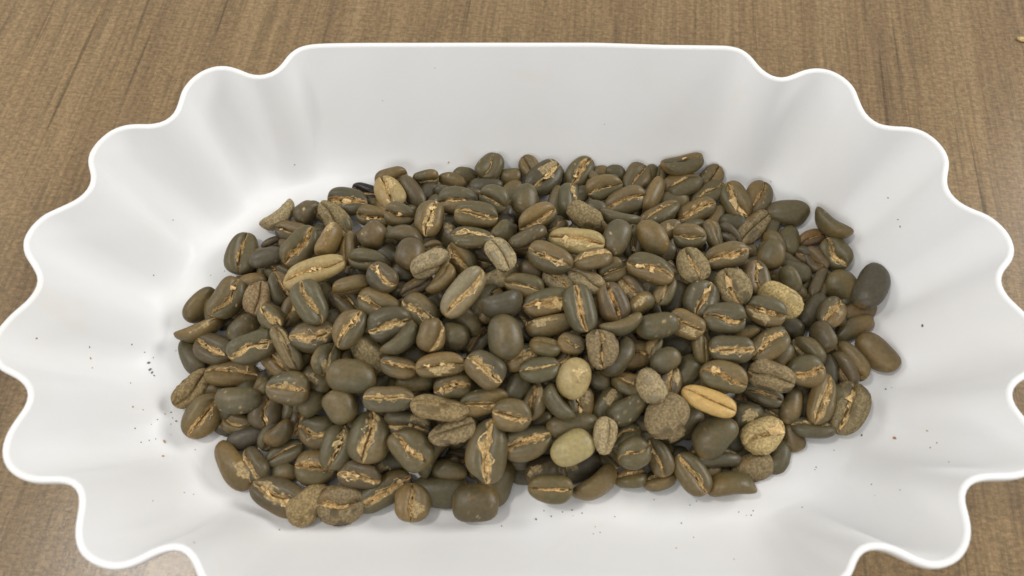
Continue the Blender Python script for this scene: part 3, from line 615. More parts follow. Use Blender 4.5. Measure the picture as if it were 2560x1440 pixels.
-69.58,-1.45,6.68,0.23,-0.924,-0.291,0.09,4.66,3.2,2.05,g,q,-180,127,grey-green bean; round back up; just below and left of the reddish speckled bean
-68.71,2.02,4.32,0.194,-0.977,-0.018,0.091,3.68,2.36,1.51,d,-,-180,128,half-buried dark grey bean; round back up; just below the reddish speckled bean
-59.97,-1.68,15.15,0.924,0.074,0.096,-0.363,3.65,2.81,1.8,o,S,0,129,olive bean; papery crease up; first below and right of the reddish speckled bean
-56.49,1.06,12.06,0.79,0.176,0.1,0.578,4.47,2.81,1.8,t,S,0,130,tan bean; papery crease up; second below and right of the reddish speckled bean
-49.71,-6.14,14.67,0.987,0.129,0.045,0.085,5.3,3.96,2.54,g,S,-8,131,grey-green bean; papery crease up; second upper left of the plain grey-green mound bean
-55.56,-9.27,14.52,0.852,-0.201,0.226,-0.427,6.31,2.49,1.59,o,wk,-30,132,large olive bean; crease up; wrinkled; second upper right of the tan bean with top crease
-52.54,-11.06,10.66,0.176,-0.776,-0.604,0.057,2.83,2.01,1.29,o,-,-180,133,small olive bean; round back up; second left of the plain grey-green mound bean
-59.09,-10.75,9.77,0.943,0.047,0.024,-0.327,5.48,3.3,2.11,t,S,0,134,tan bean; papery crease up; first right of the tan bean with top crease
-70.74,-12.65,4.95,0.986,-0.149,0.072,0.016,6.85,3.57,2.28,t,S,-35,135,broad tan bean with its papery crease along the top; left edge
-80.41,-15.88,4.65,0.872,0.219,0.108,0.424,5.82,3.02,1.93,t,K,0,136,tan bean; crease up; pale flaky skin; just left of the tan bean with top crease
-66.97,-20.54,9.64,0.152,-0.988,-0.029,0.02,5.61,3.28,2.1,g,q,-180,137,grey-green bean; round back up; just below the tan bean with top crease
-61.08,-22.16,5.98,0.686,0.144,0.074,0.71,4.52,4.02,2.57,b,s,0,138,brown bean; crease up; just below and right of the tan bean with top crease
-53.77,-19.13,14.04,0.991,0.1,0.024,-0.083,5.14,4.04,2.59,g,Sq,-3,139,grey-green bean; papery crease up; second right of the tan bean with top crease
-48.8,-15.71,10.7,0.072,-0.954,0.289,0.033,4.27,3.04,1.94,o,k,-180,140,olive bean; round back up; pale patch; first left of the plain grey-green mound bean
-45.36,-12.53,16.0,0.764,0.3,0.164,0.548,3.98,3.09,1.98,o,wk,20,141,olive bean; crease up; wrinkled; first above and left of the plain grey-green mound bean
-49.26,-21.44,10.27,0.175,-0.942,-0.277,0.066,3.46,3.0,1.92,o,-,-180,142,olive bean; round back up; just below and left of the plain grey-green mound bean
-76.46,-23.38,5.2,0.843,0.137,0.081,0.514,5.82,4.26,2.72,t,S,-8,144,tan bean; papery crease up; just below and left of the tan bean with top crease
-33.37,0.06,18.18,0.956,0.235,0.004,-0.174,5.57,3.9,2.49,o,S,8,152,olive bean; papery crease up; just above and left of the dark bean with ragged crease
-30.56,-5.31,19.83,0.947,0.286,0.048,0.138,5.43,4.29,2.75,d,S,10,153,dark grey bean with a ragged slanting crease; left of centre
-39.66,-6.68,20.64,0.833,0.15,0.049,0.53,5.06,3.51,2.25,g,S,-3,154,grey-green bean; papery crease up; just left of the dark bean with ragged crease
-27.07,-9.92,21.96,0.785,-0.487,-0.213,0.319,5.16,3.35,2.14,g,h,-85,155,grey-green bean; on its edge; just lower right of the dark bean with ragged crease
-23.35,-1.92,19.5,0.897,0.281,-0.014,-0.34,4.96,3.84,2.46,g,S,18,156,grey-green bean; papery crease up; just right of the dark bean with ragged crease
-20.26,-8.93,22.68,0.591,0.471,0.321,0.571,4.16,4.29,2.75,t,S,60,157,tan bean; papery crease up; just above the cracked tan bean
-15.13,-7.8,18.72,0.184,-0.983,-0.004,0.02,3.62,3.43,2.2,g,n,-180,158,grey-green bean; round back up; just above and right of the cracked tan bean
-35.21,-11.25,16.14,0.089,-0.905,0.406,0.09,5.82,3.61,2.31,o,K,-180,159,olive bean; round back up; just upper right of the plain grey-green mound bean
-27.72,-15.58,19.44,0.991,-0.025,0.063,-0.115,4.45,2.6,1.66,b,S,-20,160,brown bean; papery crease up; second left of the cracked tan bean
-25.56,-12.46,17.49,0.179,-0.979,-0.093,0.023,3.51,2.04,1.31,d,-,-180,161,half-buried dark grey bean; round back up; first left of the cracked tan bean
-17.87,-15.96,21.7,0.983,0.17,0.018,0.074,5.83,2.82,1.81,t,Sk,0,162,cracked tan bean with crumbs of skin at one end; near the centre
-38.36,-17.67,18.79,0.152,-0.986,0.034,0.062,5.62,3.95,2.53,g,-,-180,163,plain smooth grey-green bean; round back up; left of centre
-13.15,1.46,23.5,0.821,0.346,0.122,0.437,7.17,3.73,2.39,p,S,25,164,long pale curved bean with a dark open crease on its right side
-18.75,5.47,21.41,0.824,-0.356,-0.231,0.375,4.57,3.02,1.93,t,h,-70,165,tan bean; on its edge; curved; first above and left of the pale curved bean
-24.6,5.08,18.72,0.936,0.213,0.041,0.276,4.47,2.11,1.35,B,w,0,166,dark brown bean; crease up; wrinkled; just left of the pale curved bean
-29.04,4.78,16.97,0.221,-0.956,-0.188,0.04,2.72,2.02,1.29,d,k,-180,167,small dark grey bean; round back up; first above the dark bean with ragged crease
-28.54,9.42,16.71,0.224,-0.974,-0.008,0.034,2.86,2.59,1.65,d,-,-180,168,small dark grey bean; round back up; third above the dark bean with ragged crease
-12.78,-3.49,17.38,0.364,-0.849,0.375,-0.084,4.48,2.94,1.88,o,w,-150,170,olive bean; round back up; wrinkled; just below the pale curved bean
-7.91,1.18,16.6,0.888,0.149,0.018,0.434,5.19,3.7,2.37,g,ws,0,171,grey-green bean; crease up; wrinkled; just below and right of the pale curved bean
-9.9,-6.69,13.55,0.891,0.137,0.02,0.433,3.78,2.64,1.69,d,w,0,172,half-buried dark grey bean; crease up; wrinkled; just left of the big smooth oval bean
-7.76,-17.04,21.96,0.944,0.136,0.02,-0.299,4.86,3.79,2.43,d,S,0,173,dark grey bean; papery crease up; just below and left of the big smooth oval bean
-24.24,-18.22,16.2,0.158,-0.985,-0.05,0.037,4.57,2.43,1.56,o,-,-180,174,half-buried olive bean; round back up; first below and left of the cracked tan bean
-4.65,8.25,16.78,0.21,-0.96,-0.182,0.02,5.62,2.79,1.79,p,K,-180,178,pale grey bean; round back up; pale flaky skin; just below the net-patterned bean
1.4,4.25,20.74,0.968,0.213,-0.0,-0.134,4.97,2.92,1.87,o,s,0,179,olive bean; crease up; just above and left of the bean with splintered crease
-4.29,-1.93,23.23,0.66,-0.743,-0.087,0.069,5.49,4.08,2.61,D,wh,-120,180,grey-brown bean; on its edge; wrinkled; just above the big smooth oval bean
6.36,-0.2,21.47,0.966,0.22,0.012,0.135,6.05,3.45,2.21,g,S,3,181,grey-green bean with splintered pale slivers in its crease; centre
9.26,6.03,19.55,0.932,0.02,0.019,-0.362,3.9,2.84,1.82,d,SK,-20,182,half-buried dark grey bean; crease up; just upper right of the bean with splintered crease
14.04,-2.65,23.44,0.779,0.082,0.026,-0.621,6.33,3.76,2.4,g,S,-5,183,large grey-green bean; papery crease up; just right of the bean with splintered crease
16.09,6.38,19.73,0.96,0.119,0.01,-0.253,4.92,2.56,1.64,p,K,-12,185,pale grey bean; crease up; pale flaky skin; just below the shiny tan bean
22.5,8.83,19.31,0.948,0.186,-0.06,0.252,3.57,3.08,1.97,o,ws,0,186,half-buried olive bean; crease up; wrinkled; first below and right of the shiny tan bean
22.13,-0.39,21.4,0.797,0.147,0.03,-0.585,4.78,3.76,2.41,b,S,-3,187,brown bean; papery crease up; second below and right of the shiny tan bean
27.04,4.12,17.92,0.835,0.184,-0.021,-0.519,4.09,3.17,2.03,b,Sk,0,188,brown bean; papery crease up; third below and right of the shiny tan bean
23.56,-6.5,22.66,0.832,-0.533,-0.132,0.085,5.08,3.05,1.95,g,h,-85,189,grey-green bean; on its edge; curved; first above and right of the broken brown bean
7.37,-5.96,20.2,0.428,-0.895,-0.129,0.017,6.03,2.93,1.88,o,k,-150,190,olive bean; round back up; pale patch; just below the bean with splintered crease
0.79,-4.7,17.72,0.897,-0.099,0.104,-0.418,4.25,2.81,1.8,d,s,-30,191,dark grey bean; crease up; just above and right of the big smooth oval bean
-3.48,-9.81,23.25,0.092,-0.749,0.651,0.074,5.43,4.14,2.65,g,n,-180,192,big smooth grey-green oval bean standing upright at the centre
5.97,-11.44,21.13,0.936,-0.335,0.042,-0.101,3.84,2.89,1.85,o,-,-60,193,olive bean; on its edge; just right of the big smooth oval bean
12.02,-10.6,21.07,0.983,0.011,0.013,-0.181,3.31,2.66,1.7,b,s,-20,194,brown bean; crease up; just left of the broken brown bean
18.69,-12.39,22.33,0.746,0.096,-0.016,-0.659,4.46,3.68,2.36,B,SK,0,195,broken dark brown bean with a torn tan shell; right of centre
22.64,-12.54,17.99,0.792,-0.361,-0.318,0.377,5.23,4.5,2.88,d,w,-60,196,dark grey bean; on its edge; wrinkled; first below and right of the broken brown bean
27.58,-10.67,14.26,0.984,0.167,-0.039,0.037,4.21,3.44,2.2,t,s,0,197,tan bean; crease up; first right of the broken brown bean
0.34,-13.19,19.23,0.981,0.073,0.002,0.179,4.18,2.85,1.83,o,wS,-10,198,olive bean; crease up; wrinkled; just below and right of the big smooth oval bean
4.55,-16.85,21.1,0.991,-0.102,-0.026,0.083,4.77,3.22,2.06,g,s,-30,199,grey-green bean; crease up; just left of the pale egg-shaped bean
10.16,-13.62,18.73,0.902,0.092,0.003,0.422,2.75,1.92,1.23,o,s,0,200,small olive bean; crease up; just above and left of the pale egg-shaped bean
12.29,-18.8,21.34,0.055,-0.846,-0.53,-0.026,4.75,3.89,2.49,y,k,-180,201,pale egg-shaped bean mottled with flaking skin near the middle
-1.98,-15.16,13.06,0.141,-0.955,-0.262,0.011,2.76,2.18,1.39,d,-,-180,202,half-buried small dark grey bean; round back up; first below the big smooth oval bean
0.17,-17.49,14.55,0.139,-0.956,-0.259,-0.009,2.82,2.35,1.51,d,-,-180,203,half-buried small dark grey bean; round back up; second below the big smooth oval bean
18.76,-16.94,14.09,0.156,-0.987,0.003,-0.02,2.73,2.57,1.64,g,-,-180,204,small grey-green bean; round back up; just right of the pale egg-shaped bean
18.9,-2.86,17.4,0.902,0.095,-0.006,0.421,3.09,2.09,1.34,B,w,0,206,half-buried small dark brown bean; crease up; wrinkled; just above the broken brown bean
35.01,3.28,19.56,0.872,-0.036,-0.064,0.484,3.89,2.33,1.49,o,s,-10,207,olive bean; crease up; third left of the bean with star-shaped flake
28.78,-0.2,19.55,0.367,-0.88,-0.291,0.076,4.26,2.59,1.66,o,k,-150,208,olive bean; round back up; pale patch; second above and right of the broken brown bean
37.96,3.46,15.76,0.075,-0.845,-0.515,-0.126,4.57,2.88,1.85,d,-,-180,209,dark grey bean; round back up; second left of the bean with star-shaped flake
43.86,1.99,17.79,0.821,0.119,-0.057,0.556,4.58,4.27,2.73,g,S,12,210,grey-green bean; papery crease up; first left of the bean with star-shaped flake
48.4,10.74,12.85,0.012,-0.78,-0.609,-0.142,4.12,2.53,1.62,o,q,-180,211,olive bean; round back up; first above and left of the bean with star-shaped flake
51.96,5.21,18.25,0.776,0.274,-0.089,-0.561,4.87,4.1,2.62,o,SK,8,212,olive bean with a star-shaped papery flake; upper right of the heap
59.75,10.39,12.6,0.73,0.047,0.046,-0.68,4.72,3.42,2.19,b,S,-20,213,brown bean; papery crease up; just right of the bean with star-shaped flake
67.35,13.91,6.78,0.473,-0.787,0.344,-0.196,4.14,2.84,1.82,b,q,-150,214,brown bean; round back up; just above the bean wrapped in tan skin
64.13,3.81,14.21,0.246,-0.919,0.293,-0.09,5.6,3.71,2.38,y,K,-180,215,bean wrapped in crinkled tan skin at the right of the heap
59.29,-0.25,16.15,0.97,0.188,-0.048,-0.15,5.19,3.92,2.51,g,Sk,-5,216,grey-green bean; papery crease up; just lower left of the bean wrapped in tan skin
48.49,-3.43,19.18,0.986,0.162,-0.033,-0.008,5.12,3.93,2.52,g,S,-4,217,grey-green bean; papery crease up; just above the grey bean with straight crease
31.94,-6.26,21.37,0.174,-0.978,-0.095,-0.058,4.96,3.04,1.95,g,q,-180,218,grey-green bean; round back up; third above and right of the broken brown bean
39.39,-5.03,19.11,0.962,0.129,-0.036,-0.24,4.5,3.22,2.06,t,Sk,-10,219,tan bean; papery crease up; just above and left of the grey bean with straight crease
69.49,0.14,4.41,0.235,-0.938,0.242,-0.074,3.86,2.85,1.83,g,-,-180,220,grey-green bean; round back up; just below the bean wrapped in tan skin
42.9,-9.36,15.88,0.711,-0.223,0.308,-0.592,4.01,2.78,1.78,t,s,-60,221,tan bean; on its edge; first left of the grey bean with straight crease
49.44,-10.81,18.11,0.982,0.18,-0.051,-0.027,5.39,3.52,2.25,g,S,0,222,grey bean with a straight horizontal crease; right half of the heap
59.36,-8.92,15.82,0.953,-0.076,-0.102,0.274,5.62,3.42,2.19,o,S,-18,223,olive bean; papery crease up; just above the brown crusted bean
64.66,-8.82,8.61,0.006,-0.898,-0.431,-0.087,3.77,2.69,1.72,o,-,-180,224,olive bean; round back up; first above and right of the brown crusted bean
54.86,-5.18,13.86,0.143,-0.972,-0.159,-0.098,3.47,1.8,1.15,o,-,-180,225,olive bean; round back up; first above and right of the grey bean with straight crease
58.26,-3.55,11.96,0.188,-0.981,0.009,-0.049,3.65,2.46,1.58,d,-,-180,226,dark grey bean; round back up; second upper right of the grey bean with straight crease
33.73,-13.77,18.63,0.192,-0.948,-0.254,-0.007,3.97,2.7,1.73,g,n,-170,227,grey-green bean; round back up; second above the round brown speckled bean
31.68,-9.86,17.79,0.873,0.035,-0.034,0.485,2.74,1.84,1.18,o,s,0,228,half-buried small olive bean; crease up; second right of the broken brown bean
39.68,-14.86,14.09,0.027,-0.896,-0.442,-0.041,4.45,2.63,1.68,g,-,-180,229,grey-green bean; round back up; second above and left of the golden yellow bean
38.14,-7.24,11.93,0.179,-0.982,0.009,-0.051,4.3,3.08,1.97,d,-,-180,230,dark grey bean; round back up; second left of the grey bean with straight crease
84.23,11.71,5.13,0.217,-0.976,0.004,-0.02,4.51,4.06,2.6,o,n,-180,232,olive bean; round back up; just left of the dark grey-brown bean
90.65,10.21,8.25,0.06,0.879,0.468,0.064,6.53,3.93,2.52,D,w,-180,233,dark grey-brown wrinkled oval bean touching the white tray at the right
87.95,4.82,4.25,0.177,-0.961,-0.211,0.012,4.93,3.2,2.05,a,-,-170,234,plain amber-brown bean half under its neighbours at the right edge
86.04,-0.07,4.3,0.319,-0.918,-0.228,0.051,5.74,2.73,1.75,o,-,-150,235,olive bean; round back up; just below the amber bean
79.01,2.63,8.31,0.885,-0.044,-0.052,0.46,4.55,3.31,2.12,g,Sk,0,236,grey-green bean; papery crease up; just left of the amber bean
76.0,4.21,4.86,0.263,-0.852,-0.453,-0.03,5.47,3.23,2.07,d,-,-150,237,dark grey bean; round back up; first right of the bean wrapped in tan skin
78.83,11.95,4.53,0.83,0.25,0.114,0.486,5.01,2.97,1.9,b,w,40,238,brown bean; crease up; wrinkled; second right of the bean wrapped in tan skin
75.51,-3.78,8.27,0.369,-0.673,0.57,-0.295,4.3,3.54,2.27,b,w,-150,239,brown bean; round back up; wrinkled; just below and left of the amber bean
68.85,10.83,10.41,0.407,-0.673,0.569,-0.238,3.78,2.77,1.78,o,-,-150,240,olive bean; round back up; first above and right of the bean wrapped in tan skin
78.98,19.5,4.61,0.833,0.248,-0.133,-0.477,3.94,3.03,1.94,B,w,0,242,half-buried dark brown bean; crease up; wrinkled; third below and left of the crescent bean
59.51,-16.11,14.18,0.937,0.291,-0.098,-0.167,5.69,3.65,2.33,b,K,12,245,brown crusted bean with a deep dark crease; right half
71.6,-7.71,7.11,0.763,0.438,-0.216,-0.422,4.69,4.0,2.56,o,s,30,246,olive bean; crease up; second above and right of the brown crusted bean
69.33,-13.13,9.03,0.987,0.147,-0.055,0.036,4.65,3.99,2.55,o,S,0,247,olive bean; papery crease up; just right of the brown crusted bean
82.55,-9.16,5.95,0.72,0.509,-0.271,-0.386,5.66,3.76,2.4,o,S,40,248,olive bean; papery crease up; just left of the plain tan rightmost bean
80.83,-11.18,5.18,0.717,0.453,-0.279,-0.45,4.92,3.39,2.17,b,s,35,249,brown bean; crease up; just below and left of the plain tan rightmost bean
76.82,-11.27,4.79,0.107,0.803,0.577,0.101,4.71,2.94,1.88,d,-,-180,250,dark grey bean; round back up; just above and left of the bean with peeling skin
73.18,-19.39,7.22,0.82,0.077,0.03,0.566,6.64,3.3,2.11,o,Sk,25,251,large olive bean; papery crease up; just left of the bean with peeling skin
79.87,-21.29,5.2,0.858,-0.095,-0.079,0.498,6.99,4.36,2.79,g,SK,0,252,large bean with peeling skin patches and open crease at the lower right
70.46,-26.35,5.66,0.955,-0.293,-0.004,-0.044,5.68,3.05,1.95,g,s,-50,253,grey-green bean; on its edge; just below and left of the bean with peeling skin
66.06,-21.01,6.38,0.145,-0.838,-0.522,0.068,4.76,2.58,1.65,o,-,-150,254,olive bean; round back up; first below and right of the brown crusted bean
69.46,-20.38,3.82,0.081,0.848,0.519,0.072,3.83,2.25,1.44,d,-,-180,255,dark grey bean; round back up; second below and right of the brown crusted bean
59.98,-18.22,5.78,0.975,0.051,-0.066,-0.206,4.99,2.89,1.85,g,s,-15,256,grey-green bean; crease up; just below the brown crusted bean
62.62,-22.92,3.95,0.885,0.189,-0.089,-0.415,3.24,2.5,1.6,o,s,0,257,small olive bean; crease up; just above and right of the shaggy pale bean
57.73,-28.66,8.07,0.969,0.033,-0.011,0.244,5.71,4.12,2.64,y,KS,0,258,shaggy bean covered in ragged pale straw-coloured skin; lower right
65.63,-27.83,3.88,0.173,-0.815,0.542,-0.111,3.83,2.63,1.69,b,w,-180,259,brown bean; round back up; wrinkled; just right of the shaggy pale bean
62.75,-30.19,3.65,0.114,-0.993,0.002,-0.016,2.91,2.1,1.34,g,-,-180,260,small grey-green bean; round back up; first below and right of the shaggy pale bean
89.74,-7.5,5.93,0.249,-0.872,0.405,-0.118,6.06,3.71,2.38,t,n,-180,261,plain tan oval bean lying farthest right on the white tray
25.11,-18.46,15.57,0.973,-0.18,0.009,-0.144,3.89,2.92,1.87,o,ws,-40,262,olive bean; crease up; wrinkled; second below and right of the broken brown bean
25.01,-24.3,14.98,0.346,-0.903,-0.254,0.013,5.4,3.1,1.98,g,q,-150,263,grey-green bean; round back up; second left of the round brown speckled bean
20.54,-22.35,13.17,0.07,-0.889,-0.447,-0.063,4.73,2.95,1.89,g,k,-180,264,grey-green bean; round back up; just lower right of the pale egg-shaped bean
33.37,-26.07,16.58,0.072,-0.94,-0.325,-0.078,5.39,4.22,2.7,b,K,-180,265,round brown bean densely speckled like bark; beside the golden yellow bean
38.37,-26.59,7.46,0.298,-0.91,-0.283,0.058,6.32,3.37,2.16,g,k,-150,266,large grey-green bean; round back up; just lower right of the round brown speckled bean
43.19,-22.63,16.17,0.974,-0.068,-0.014,-0.216,6.45,2.96,1.89,Y,s,-28,267,golden yellow long bean with a cracked shell; brightest in the heap
45.37,-29.48,10.67,0.018,-0.908,-0.41,-0.087,5.71,4.31,2.76,g,-,-180,268,large smooth grey-green bean like a pebble; lower right of the heap
51.85,-28.77,4.1,0.015,0.919,0.393,0.026,4.46,2.84,1.82,g,-,-180,269,grey-green bean; round back up; just right of the smooth grey-green disc bean
46.16,-33.47,6.39,0.918,-0.394,0.008,-0.047,6.03,3.58,2.29,d,-,-60,270,dark grey bean; on its edge; just below the smooth grey-green disc bean
19.12,-30.42,15.26,0.701,0.338,0.206,0.593,4.31,3.18,2.03,p,K,50,272,pale grey bean; on its edge; pale flaky skin; first right of the pale cream bean
24.47,-29.37,10.24,0.951,-0.102,-0.058,0.286,4.02,2.69,1.72,o,s,-20,273,olive bean; crease up; first below and left of the round brown speckled bean
25.84,-33.9,12.71,0.968,0.003,-0.056,0.244,4.03,3.6,2.3,o,s,-8,274,olive bean; crease up; second below and left of the round brown speckled bean
32.49,-33.68,7.83,0.738,0.311,-0.207,-0.562,4.83,3.04,1.94,g,S,30,275,grey-green bean; papery crease up; just below the round brown speckled bean
21.48,-33.36,4.1,0.936,-0.045,0.031,-0.348,3.16,2.69,1.72,o,w,-20,276,small olive bean; crease up; wrinkled; second right of the pale cream bean
37.59,-32.29,3.73,0.109,-0.994,0.003,-0.03,2.9,2.3,1.47,d,-,-180,277,small dark grey bean; back up; just lower left of the smooth grey-green disc bean
29.5,-26.24,9.94,0.14,-0.986,0.091,-0.027,3.13,1.85,1.18,d,-,-180,279,small dark grey bean; round back up; first left of the round brown speckled bean
40.24,-17.68,11.16,0.073,-0.94,-0.327,-0.064,4.27,2.39,1.53,o,-,-180,281,half-buried olive bean; round back up; first above and left of the golden yellow bean
47.31,-17.3,17.08,0.974,0.175,-0.079,-0.121,5.62,3.54,2.26,o,S,0,282,olive bean; papery crease up; just above and right of the golden yellow bean
35.0,-17.91,15.72,0.809,-0.0,-0.085,0.581,3.93,2.69,1.72,b,Sk,0,283,brown bean; papery crease up; first above the round brown speckled bean
29.77,-20.26,19.33,0.364,-0.793,0.453,-0.182,4.16,3.33,2.13,p,K,-150,284,pale grey bean; round back up; just upper left of the round brown speckled bean
54.47,-23.66,7.1,0.329,-0.918,-0.218,-0.035,4.17,3.29,2.11,g,wk,-150,285,grey-green bean; round back up; wrinkled; just above and left of the shaggy pale bean
-68.18,-24.63,4.18,0.984,0.066,0.009,-0.166,3.79,2.86,1.83,o,s,0,286,olive bean; crease up; just above the bent tan front-left bean
-65.31,-28.1,3.99,0.162,-0.972,-0.165,0.039,5.39,2.63,1.68,D,-,-180,287,grey-brown bean; round back up; first upper right of the bent tan front-left bean
-56.64,-28.26,7.68,0.407,-0.853,-0.293,0.144,3.76,2.63,1.68,b,h,-150,288,brown bean; round back up; curved; second upper right of the bent tan front-left bean
-67.76,-34.84,4.92,0.171,-0.881,0.436,-0.064,6.96,3.13,2.0,t,hk,-150,289,bent tan bean with pale spots at the front left edge
-62.52,-34.79,4.72,0.872,0.173,-0.07,-0.452,4.37,3.47,2.22,b,S,30,290,brown bean; papery crease up; first right of the bent tan front-left bean
-55.77,-31.99,4.08,0.973,-0.015,0.004,0.231,4.75,2.92,1.87,g,s,-20,291,grey-green bean; crease up; just left of the bean with big papery flake
-53.26,-25.16,5.4,0.749,0.134,0.082,0.643,3.45,2.11,1.35,b,S,0,292,brown bean; papery crease up; second above and left of the bean with big papery flake
-48.2,-27.42,6.31,0.991,0.104,0.038,-0.081,4.58,4.17,2.67,g,S,0,293,grey-green bean; papery crease up; first upper left of the bean with big papery flake
-47.57,-35.76,5.14,0.999,0.031,0.012,0.002,5.06,4.4,2.81,o,S,-8,294,olive bean; papery crease up; just below and left of the bean with big papery flake
-55.45,-36.57,3.84,0.098,-0.995,-0.001,0.014,3.56,2.38,1.52,o,-,-180,295,half-buried olive bean; round back up; second right of the bent tan front-left bean
-56.23,-41.86,4.94,0.979,-0.013,0.019,-0.201,6.67,4.06,2.6,b,Sk,-4,296,large brown bean; papery crease up; just lower right of the bent tan front-left bean
-48.56,-44.16,5.2,0.13,-0.924,-0.355,0.055,5.55,3.83,2.45,t,Kw,-180,297,tan bean; round back up; pale flaky skin; just left of the dark mottled front bean
-40.93,-23.55,15.79,0.022,-0.876,0.475,0.079,4.41,3.86,2.47,o,n,-180,299,olive bean; round back up; just below the plain grey-green mound bean
-29.61,-22.81,18.47,0.999,0.04,0.025,0.006,5.76,3.01,1.93,g,S,-12,300,grey-green bean; papery crease up; just lower right of the plain grey-green mound bean
-33.23,-17.14,12.57,0.153,-0.84,-0.519,0.032,3.16,2.28,1.46,d,-,-180,301,small dark grey bean; round back up; just right of the plain grey-green mound bean
-15.26,-19.7,17.45,0.984,0.155,0.017,0.09,4.53,3.31,2.12,o,S,0,302,olive bean; papery crease up; just below and right of the cracked tan bean
-17.98,-25.23,18.81,0.92,-0.382,0.049,-0.07,6.49,3.62,2.32,t,K,-60,303,large tan bean; on its edge; pale flaky skin; just below the cracked tan bean
-42.46,-31.88,8.69,0.793,0.067,0.024,0.604,5.63,4.2,2.69,o,S,-8,304,olive bean with a big papery flake across its crease; front left
-34.63,-30.17,12.13,0.738,0.108,0.036,0.665,5.91,4.72,3.02,g,S,0,305,grey-green bean; papery crease up; just right of the bean with big papery flake
-26.04,-27.16,11.79,0.951,0.281,0.009,-0.128,5.75,3.68,2.35,g,kS,20,306,grey-green bean; papery crease up; second below and left of the cracked tan bean
-24.53,-33.14,13.53,0.927,0.055,0.037,-0.368,5.54,4.21,2.69,o,S,0,307,olive bean; papery crease up; second above the crumpled round tan bean
-20.69,-32.6,6.7,0.586,0.631,0.336,0.382,5.75,4.56,2.92,g,h,80,308,grey-green bean; on its edge; curved; first above the crumpled round tan bean
-15.23,-29.77,15.92,0.976,-0.13,-0.025,0.176,5.32,3.1,1.98,b,wK,-30,309,brown bean; crease up; pale flaky skin; just above and left of the big split bean
-30.87,-33.93,4.71,0.121,-0.976,-0.178,0.036,4.47,3.52,2.25,g,k,-180,310,grey-green bean; round back up; just upper left of the crumpled round tan bean
-36.41,-37.93,8.24,0.938,0.343,-0.005,-0.042,5.38,3.43,2.2,b,wS,30,311,brown bean; crease up; wrinkled; just below and right of the bean with big papery flake
-15.02,-32.89,3.55,0.994,0.107,0.013,0.001,2.56,2.19,1.4,B,w,0,312,half-buried small dark brown bean; crease up; wrinkled; just left of the big split bean
-41.13,-44.06,5.2,0.997,0.061,0.012,0.044,5.27,4.44,2.84,B,SK,-3,314,dark mottled bean with a thick pale crease at the front edge
-31.27,-41.06,4.51,0.953,0.11,0.034,0.279,7.0,3.77,2.41,o,S,0,315,large olive bean; papery crease up; just left of the crumpled round tan bean
-24.62,-43.69,6.14,0.718,0.053,0.041,0.693,4.47,4.27,2.73,t,wSk,0,316,crumpled round tan bean seen end-on at the front edge
-18.26,-40.82,4.77,0.082,-0.995,0.051,0.001,6.82,3.92,2.51,g,-,-180,317,large grey-green bean; round back up; just right of the crumpled round tan bean
-9.95,-44.22,7.11,0.079,-0.997,-0.0,0.002,5.53,4.19,2.68,b,q,-180,318,brown bean; round back up; second below the big split bean
-16.07,-36.57,7.52,0.093,-0.992,0.084,0.007,3.99,2.23,1.43,o,-,-180,319,olive bean; round back up; just below and left of the big split bean
-7.92,-23.0,16.68,0.957,0.27,0.027,0.104,5.83,3.26,2.09,o,S,15,320,olive bean; papery crease up; just above the big split bean
-1.7,-26.78,18.9,0.972,0.218,-0.006,-0.086,4.46,3.75,2.4,o,S,10,321,olive bean; papery crease up; just above and right of the big split bean
-0.4,-19.76,17.39,0.083,-0.861,-0.502,0.003,3.71,2.61,1.67,d,-,-180,322,half-buried dark grey bean; round back up; third below the big smooth oval bean
3.6,-22.77,16.23,0.784,-0.134,-0.143,0.589,4.63,2.97,1.9,g,Sk,-25,323,grey-green bean; papery crease up; second below and left of the pale egg-shaped bean
8.68,-24.02,18.82,0.714,-0.517,0.294,-0.37,4.9,3.22,2.06,g,hs,-85,324,grey-green bean; on its edge; curved; first lower left of the pale egg-shaped bean
13.99,-22.08,13.21,0.771,0.064,-0.06,0.631,3.93,3.47,2.22,o,Sk,3,325,olive bean; papery crease up; just below the pale egg-shaped bean
12.38,-27.89,13.91,0.205,-0.973,-0.102,-0.018,6.1,2.88,1.84,o,-,-170,326,olive bean; round back up; just above the pale cream bean
4.86,-26.17,11.48,0.104,-0.96,-0.258,0.015,3.23,1.93,1.24,o,-,-180,327,small olive bean; round back up; just above and left of the pale cream bean
-7.01,-34.0,14.74,0.75,0.065,-0.028,0.658,7.3,4.67,2.99,o,S,0,328,biggest bean; upright and split wide open by a papery crease
1.69,-31.38,12.85,0.991,0.044,-0.016,0.127,5.98,3.92,2.51,g,S,-8,329,grey-green bean; papery crease up; second right of the big split bean
11.91,-33.36,15.22,0.079,-0.953,-0.293,-0.012,5.14,3.68,2.36,P,n,-180,330,smooth pale cream bean with a yellow tip; near the front
14.18,-35.46,4.64,0.252,-0.95,-0.184,0.015,5.69,3.42,2.19,D,k,-160,331,grey-brown bean; round back up; pale patch; just below the pale cream bean
5.42,-36.82,7.05,0.068,-0.94,-0.335,0.002,4.01,3.45,2.21,b,k,-180,332,brown bean; round back up; pale patch; first below and left of the pale cream bean
1.6,-33.92,5.2,0.103,-0.991,-0.085,-0.006,3.95,2.37,1.52,g,-,-180,333,grey-green bean; round back up; first right of the big split bean
-5.4,-38.8,4.79,0.039,-0.818,-0.574,0.017,5.88,4.19,2.68,o,-,-180,335,olive bean; round back up; first below the big split bean
0.66,-37.04,3.66,0.096,-0.995,0.0,-0.002,3.24,2.48,1.59,d,-,-180,336,small dark grey bean; round back up; just below and right of the big split bean
